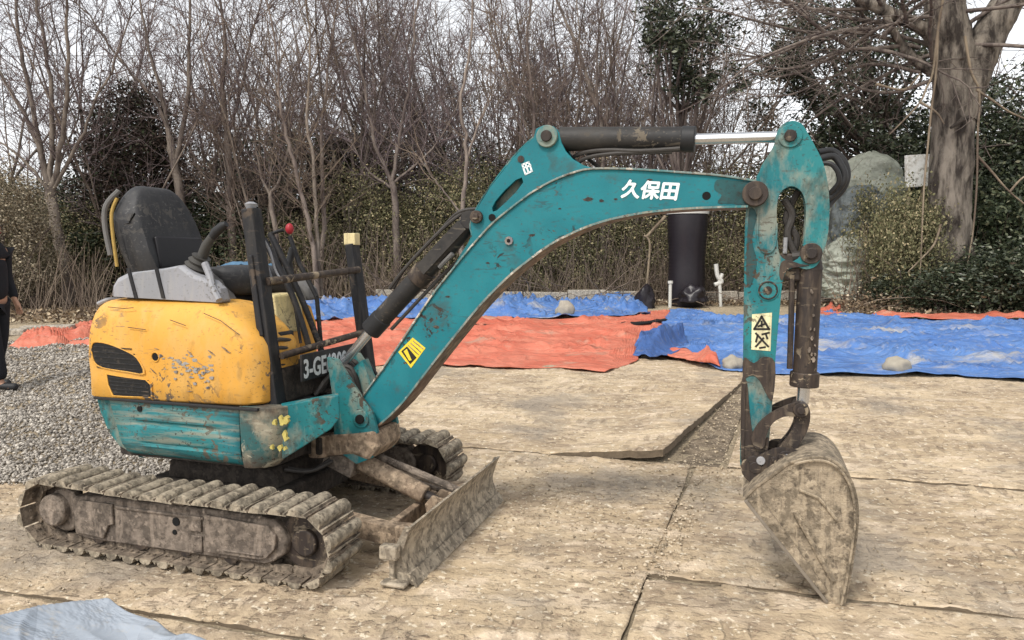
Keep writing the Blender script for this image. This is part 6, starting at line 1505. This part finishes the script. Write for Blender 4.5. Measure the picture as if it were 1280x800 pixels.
put_bush('hay', 2, 18.2, 0.85, 1.0); put_bush('hay', 36, 19.0, 0.8, 0.9)
# dark masses right of the arm
for px, Z, sx, sz in ((1075, 27, 1.2, 1.25), (1130, 25.5, 1.1, 1.2), (1190, 26, 1.2, 1.2), (1250, 24, 1.2, 1.1), (1310, 23, 1.2, 1.1), (1280, 27, 1.3, 1.5)): put_bush('dark', px, Z, sx, sz)
for px, Z, sx, sz in ((1100, 21.5, 0.8, 0.9), (1150, 20.6, 0.9, 0.95), (1230, 20.3, 1.0, 1.1), (1280, 19.5, 1.0, 1.2), (1340, 19.5, 1.0, 1.2)): put_bush('dark2', px, Z, sx, sz)
for px, Z, sx, sz in ((1228, 17.4, 0.8, 0.75), (1272, 17.6, 0.9, 0.85), (1310, 17.4, 1.0, 0.9), (1180, 17.5, 0.75, 0.55), (1130, 18.4, 0.7, 0.5)): put_bush('broad', px, Z, sx, sz, row='at its foot')

# dry stems, brambles and fallen leaves ---------------------------------
T_ = Twigs(); rs = np.random.default_rng(5)
for i in range(5200):
    px = rs.uniform(-60, 1340); Z = rs.uniform(21.6, 25)
    if px > 1050: Z = rs.uniform(18.8, 23)
    if px < 130: Z = rs.uniform(17.5, 24)
    x = wx(px, Z); h = rs.uniform(0.5, 2.6) * (0.8 if px < 350 else 1); grow(T_, np.array([x, Z, bank(x, Z) - 0.05]), unit(np.array([rs.normal(0, 0.28), rs.normal(0, 0.2), 1])), h, 0.012, 0.005, 4, 0.12, 0.0, 3, rs)
for i in range(420):     # fallen and arching brambles
    px = rs.uniform(-40, 1320); Z = rs.uniform(21.0, 23.5) if px < 1040 else rs.uniform(18.0, 21)
    x = wx(px, Z); a = rs.uniform(0, 6.28); grow(T_, np.array([x, Z, bank(x, Z) + 0.05]), unit(np.array([math.cos(a), math.sin(a) * 0.5, rs.uniform(0.2, 1.2)])), rs.uniform(1.0, 3.0), 0.018, 0.006, 8, 0.10, -0.09, 4, rs)
o = obj('undergrowth_stems', T_.mesh('undergrowth_stems'), m_stem); tag(o, 'dry stems and brambles along the edge of the wood', kind='stuff')
n = 26000
px = rng.uniform(-80, 1360, n); Z = 20.6 + np.abs(rng.normal(0, 1.6, n)); Z = np.where(px > 1040, 17.0 + np.abs(rng.normal(0, 1.6, n)), Z); Z = np.where(px < 330, 15.0 + rng.uniform(0, 6, n), Z)
Xs_ = (px - 640) / FPX * Z; zz = np.array([bank(a, b_) + 0.05 for a, b_ in zip(Xs_, Z)]) + np.abs(rng.normal(0, 0.05, n)) + np.where(px > 1040, np.abs(rng.normal(0, 0.22, n)) * (Z > 17.6), 0)
me = leaves(np.stack([Xs_, Z, zz], 1), 0.085, m_litter, 'leaf_litter', 0.6); tag(obj('leaf_litter', me, None), 'brown fallen leaves and dry litter along the kerb', kind='stuff')
def tuft_sheet(nblades, seed):
    rs = np.random.default_rng(seed); T2 = Twigs()
    for i in range(nblades):
        px = rs.uniform(330, 1040); Z = rs.uniform(21.9, 24); x = wx(px, Z)
        grow(T2, np.array([x, Z, bank(x, Z)]), unit(np.array([rs.normal(0, .35), rs.normal(0, .2), 1])), rs.uniform(0.4, 1.4), 0.010, 0.003, 3, 0.12, -0.02, 3, rs)
    return T2.mesh('dry_grass')
tag(obj('dry_grass', tuft_sheet(3500, 9), m_leafolive if False else m_stem), 'tall dry grass in front of the thicket', kind='stuff')

# the big old tree on the right -----------------------------------------
BZ = 18.6
bt = empty('old_tree', (0, 0, 0), 0, 'big old tree with a thick forked trunk at the right', 'tree')
T_ = Twigs(); rs = np.random.default_rng(77)
def px3(px, py, Z=BZ): return np.array(at_depth(px, py, Z))
def sm(pts, n=4): return np.array([tuple(p) for p in smooth_path([tuple(p) for p in pts], n)])
def limb(tw, pts, r0, r1, k=14): tw.tube(sm(pts, 14), r0, r1, int(k * 1.8))
limb(T_, [px3(1193, 395), px3(1190, 330), px3(1187, 270), px3(1189, 200), px3(1192, 130), px3(1190, 70), px3(1182, 20), px3(1176, -60), px3(1172, -160)], 0.50, 0.43, 26)
limb(T_, [px3(1196, 150), px3(1210, 100), px3(1232, 50), px3(1256, 8), px3(1290, -50), px3(1330, -130)], 0.46, 0.30, 18)
limb(T_, [px3(1190, 80), px3(1160, 40), px3(1120, 20), px3(1070, -5), px3(1020, -40)], 0.20, 0.10, 12)
limb(T_, [px3(1185, 100), px3(1150, 80), px3(1130, 60), px3(1110, 25), px3(1095, -20)], 0.15, 0.07, 10)
tr_m = T_.mesh('trunk')
# burls and hollows by displacement
co_ = np.zeros(len(tr_m.vertices) * 3); tr_m.vertices.foreach_get('co', co_); co_ = co_.reshape(-1, 3)
for i in range(len(co_)):
    p = Vector(co_[i]); q = noise.fractal(Vector((p.x * 1.4, p.y * 1.4, p.z * 0.9)), 0.8, 2.0, 3); q2 = 1 - abs(noise.noise(Vector((p.x * 6, p.y * 6, p.z * 1.3)))) * 4; ax = px3(1190, 200)[0]; sg_ = 1 if p.x > ax else -1
    co_[i, 0] += sg_ * (0.05 * q + 0.018 * q2); co_[i, 1] -= 0.06 * q + 0.03 * q2
tr_m.vertices.foreach_set('co', co_.ravel()); tr_m.update()
obj('trunk', tr_m, m_bark_big, bt, True)
b = MB(); cpt = at_depth(1205, 166, BZ - 0.5)
b.tube([tuple(px3(1188, 160, BZ - 0.56)), tuple(px3(1203, 150, BZ - 0.6)), tuple(px3(1212, 146, BZ - 0.5))], [0.03, 0.07, 0.04], 10); b.build('branch_scar', m_under, bt, 50)
T_ = Twigs()
ends = []
for _ in range(26):
    p0 = px3(rs.uniform(1160, 1200), rs.uniform(-60, 110)) if rs.random() < 0.6 else px3(rs.uniform(1020, 1160), rs.uniform(-40, 60))
    dv = unit(np.array([-rs.uniform(0.3, 1.2) if rs.random() < 0.75 else rs.uniform(0.3, 1), rs.normal(-0.2, 0.5), rs.uniform(-0.25, 0.5)])); P, d3 = grow(T_, p0, dv, rs.uniform(2.5, 5.5), 0.055, 0.014, 9, 0.12, -0.012, 6, rs)
    for k in range(9):
        q = P[int(rs.integers(2, 10))]; P2, d4 = grow(T_, q, fork(unit(P[-1] - P[0]), R(rs.uniform(25, 60)), rs), rs.uniform(0.7, 2.0), 0.018, 0.007, 5, 0.14, -0.01, 4, rs); ends.append(P2[-1])
        for j in range(4): P3, _d = grow(T_, P2[int(rs.integers(1, 6))], fork(d4, R(rs.uniform(25, 60)), rs), rs.uniform(0.3, 0.9), 0.009, 0.004, 3, 0.15, -0.01, 3, rs)
# long limbs reaching across the gap of sky
for pts_ in ([(1150, 60), (1080, 42), (1010, 40), (960, 30), (900, 14), (860, 10)], [(1120, 20), (1060, 60), (1000, 90), (960, 96), (930, 88)], [(1165, 100), (1120, 115), (1080, 112), (1050, 100), (1010, 100)], [(1150, 90), (1090, 80), (1040, 96), (990, 118), (950, 120)], [(1040, 30), (990, 60), (960, 70), (900, 78)], [(1100, 10), (1020, 12), (960, 2), (890, -8)]):
    T_.tube(sm([px3(a, c_, BZ + 0.3 * math.sin(i)) for i, (a, c_) in enumerate(pts_)]), 0.05, 0.012, 6)
    P = sm([px3(a, c_) for a, c_ in pts_])
    for k in range(16):
        q = P[int(rs.integers(2, len(P)))]; P2, d4 = grow(T_, q, unit(np.array([-1 + rs.normal(0, .5), rs.normal(0, .5), rs.normal(0.1, .6)])), rs.uniform(0.5, 1.6), 0.014, 0.005, 5, 0.15, 0, 3, rs)
        for j in range(3): grow(T_, P2[int(rs.integers(1, 6))], fork(d4, R(rs.uniform(25, 60)), rs), rs.uniform(0.2, 0.7), 0.007, 0.0035, 3, 0.15, 0, 3, rs)
obj('limbs', T_.mesh('limbs'), m_bark, bt)
# hanging vines
T_ = Twigs()
for pts_ in ([(1180, -10), (1172, 40), (1166, 90), (1158, 110), (1150, 128), (1130, 150), (1112, 168)], [(1172, 40), (1170, 90), (1165, 130), (1160, 180), (1155, 235), (1152, 300), (1150, 350)], [(1206, 45), (1214, 90), (1224, 115), (1222, 170), (1221, 230), (1216, 290), (1207, 340), (1196, 368)],
              [(1220, 112), (1240, 125), (1262, 140), (1290, 152)], [(1222, 195), (1240, 215), (1262, 240), (1290, 262)], [(1150, 128), (1170, 140), (1180, 155)], [(1095, 105), (1130, 112), (1150, 92)], [(1176, 280), (1168, 305), (1150, 325), (1135, 340)], [(1198, 370), (1180, 350), (1165, 340)], [(1262, 240), (1275, 225), (1290, 215)]):
    T_.tube(sm([px3(a, c_, BZ - 0.75) for a, c_ in pts_]), 0.032, 0.016, 6)
tag(obj('hanging_vine', T_.mesh('hanging_vine'), m_stem), 'pale hanging vines looping down over the big trunk', 'vine')

# broad-leaved evergreen tree hanging into the frame at the top ----------
def leafy_tree(base, crowns, label, seed, dens=1.0):
    rs = np.random.default_rng(seed); e = empty('broadleaf_tree', base, 0, label, 'tree'); T2 = Twigs(); PP = []
    T2.tube(sm([(0, 0, -0.1), (0.1, 0, 1.6), (0.0, 0.1, 3.5), (0.1, 0, 5.5)]), 0.16, 0.09, 9); tops = [np.array((0.05, 0, 3.0)), np.array((0.05, 0.05, 4.2)), np.array((0.1, 0, 5.4))]
    for (px, py, Z, rpx) in crowns:
        c_ = np.array(at_depth(px, py, Z)) - np.array(base); r_ = rpx * Z / FPX
        t0 = tops[int(rs.integers(0, 3))]; mid = (t0 + c_) / 2 + rs.normal(0, 0.3, 3); T2.tube(sm([t0, mid, c_]), 0.06, 0.018, 6)
        for k in range(int(9 * dens)):
            q = c_ + rs.normal(0, 1, 3) * r_ * 0.5; T2.tube(np.array([c_, (c_ + q) / 2 + rs.normal(0, 0.08, 3), q]), 0.016, 0.006, 4)
            m_ = int(rs.integers(24, 60) * dens); PP.append(q + rs.normal(0, 1, (m_, 3)) * r_ * 0.22)
    obj('trunk', T2.mesh('trunk'), m_bark, e); obj('crown', leaves(np.concatenate(PP), 0.14, m_leafbroad, 'crown', 0.42, 0.25), None, e)
    return e
def rand_crowns(box, n, Z0, Z1, r0, r1, seed):
    rs = np.random.default_rng(seed); return [(rs.uniform(box[0], box[2]), rs.uniform(box[1], box[3]), rs.uniform(Z0, Z1), rs.uniform(r0, r1)) for _ in range(n)]
leafy_tree((wx(845, 22.5), 22.5, 0.2), rand_crowns((808, -40, 905, 60), 15, 20.5, 23, 22, 40, 1) + rand_crowns((820, 50, 930, 120), 8, 20.5, 23, 14, 28, 2), 'slim broad-leaved evergreen hanging in at the top above the arm cylinder', 51, 0.9)
leafy_tree((wx(1090, 24), 24, 0.3), rand_crowns((985, -30, 1160, 110), 30, 21.5, 25, 26, 44, 3) + rand_crowns((965, 90, 1130, 190), 18, 21.5, 25, 20, 38, 4) + rand_crowns((955, 60, 1010, 150), 6, 21.5, 24, 14, 26, 6), 'large broad-leaved evergreen filling the top right between arm and big trunk', 52, 1.0)
leafy_tree((wx(1300, 24), 24, 0.3), rand_crowns((1225, 110, 1330, 300), 22, 21, 25, 26, 44, 7), 'dark broad-leaved evergreen at the right edge behind the big trunk', 53, 1.0)
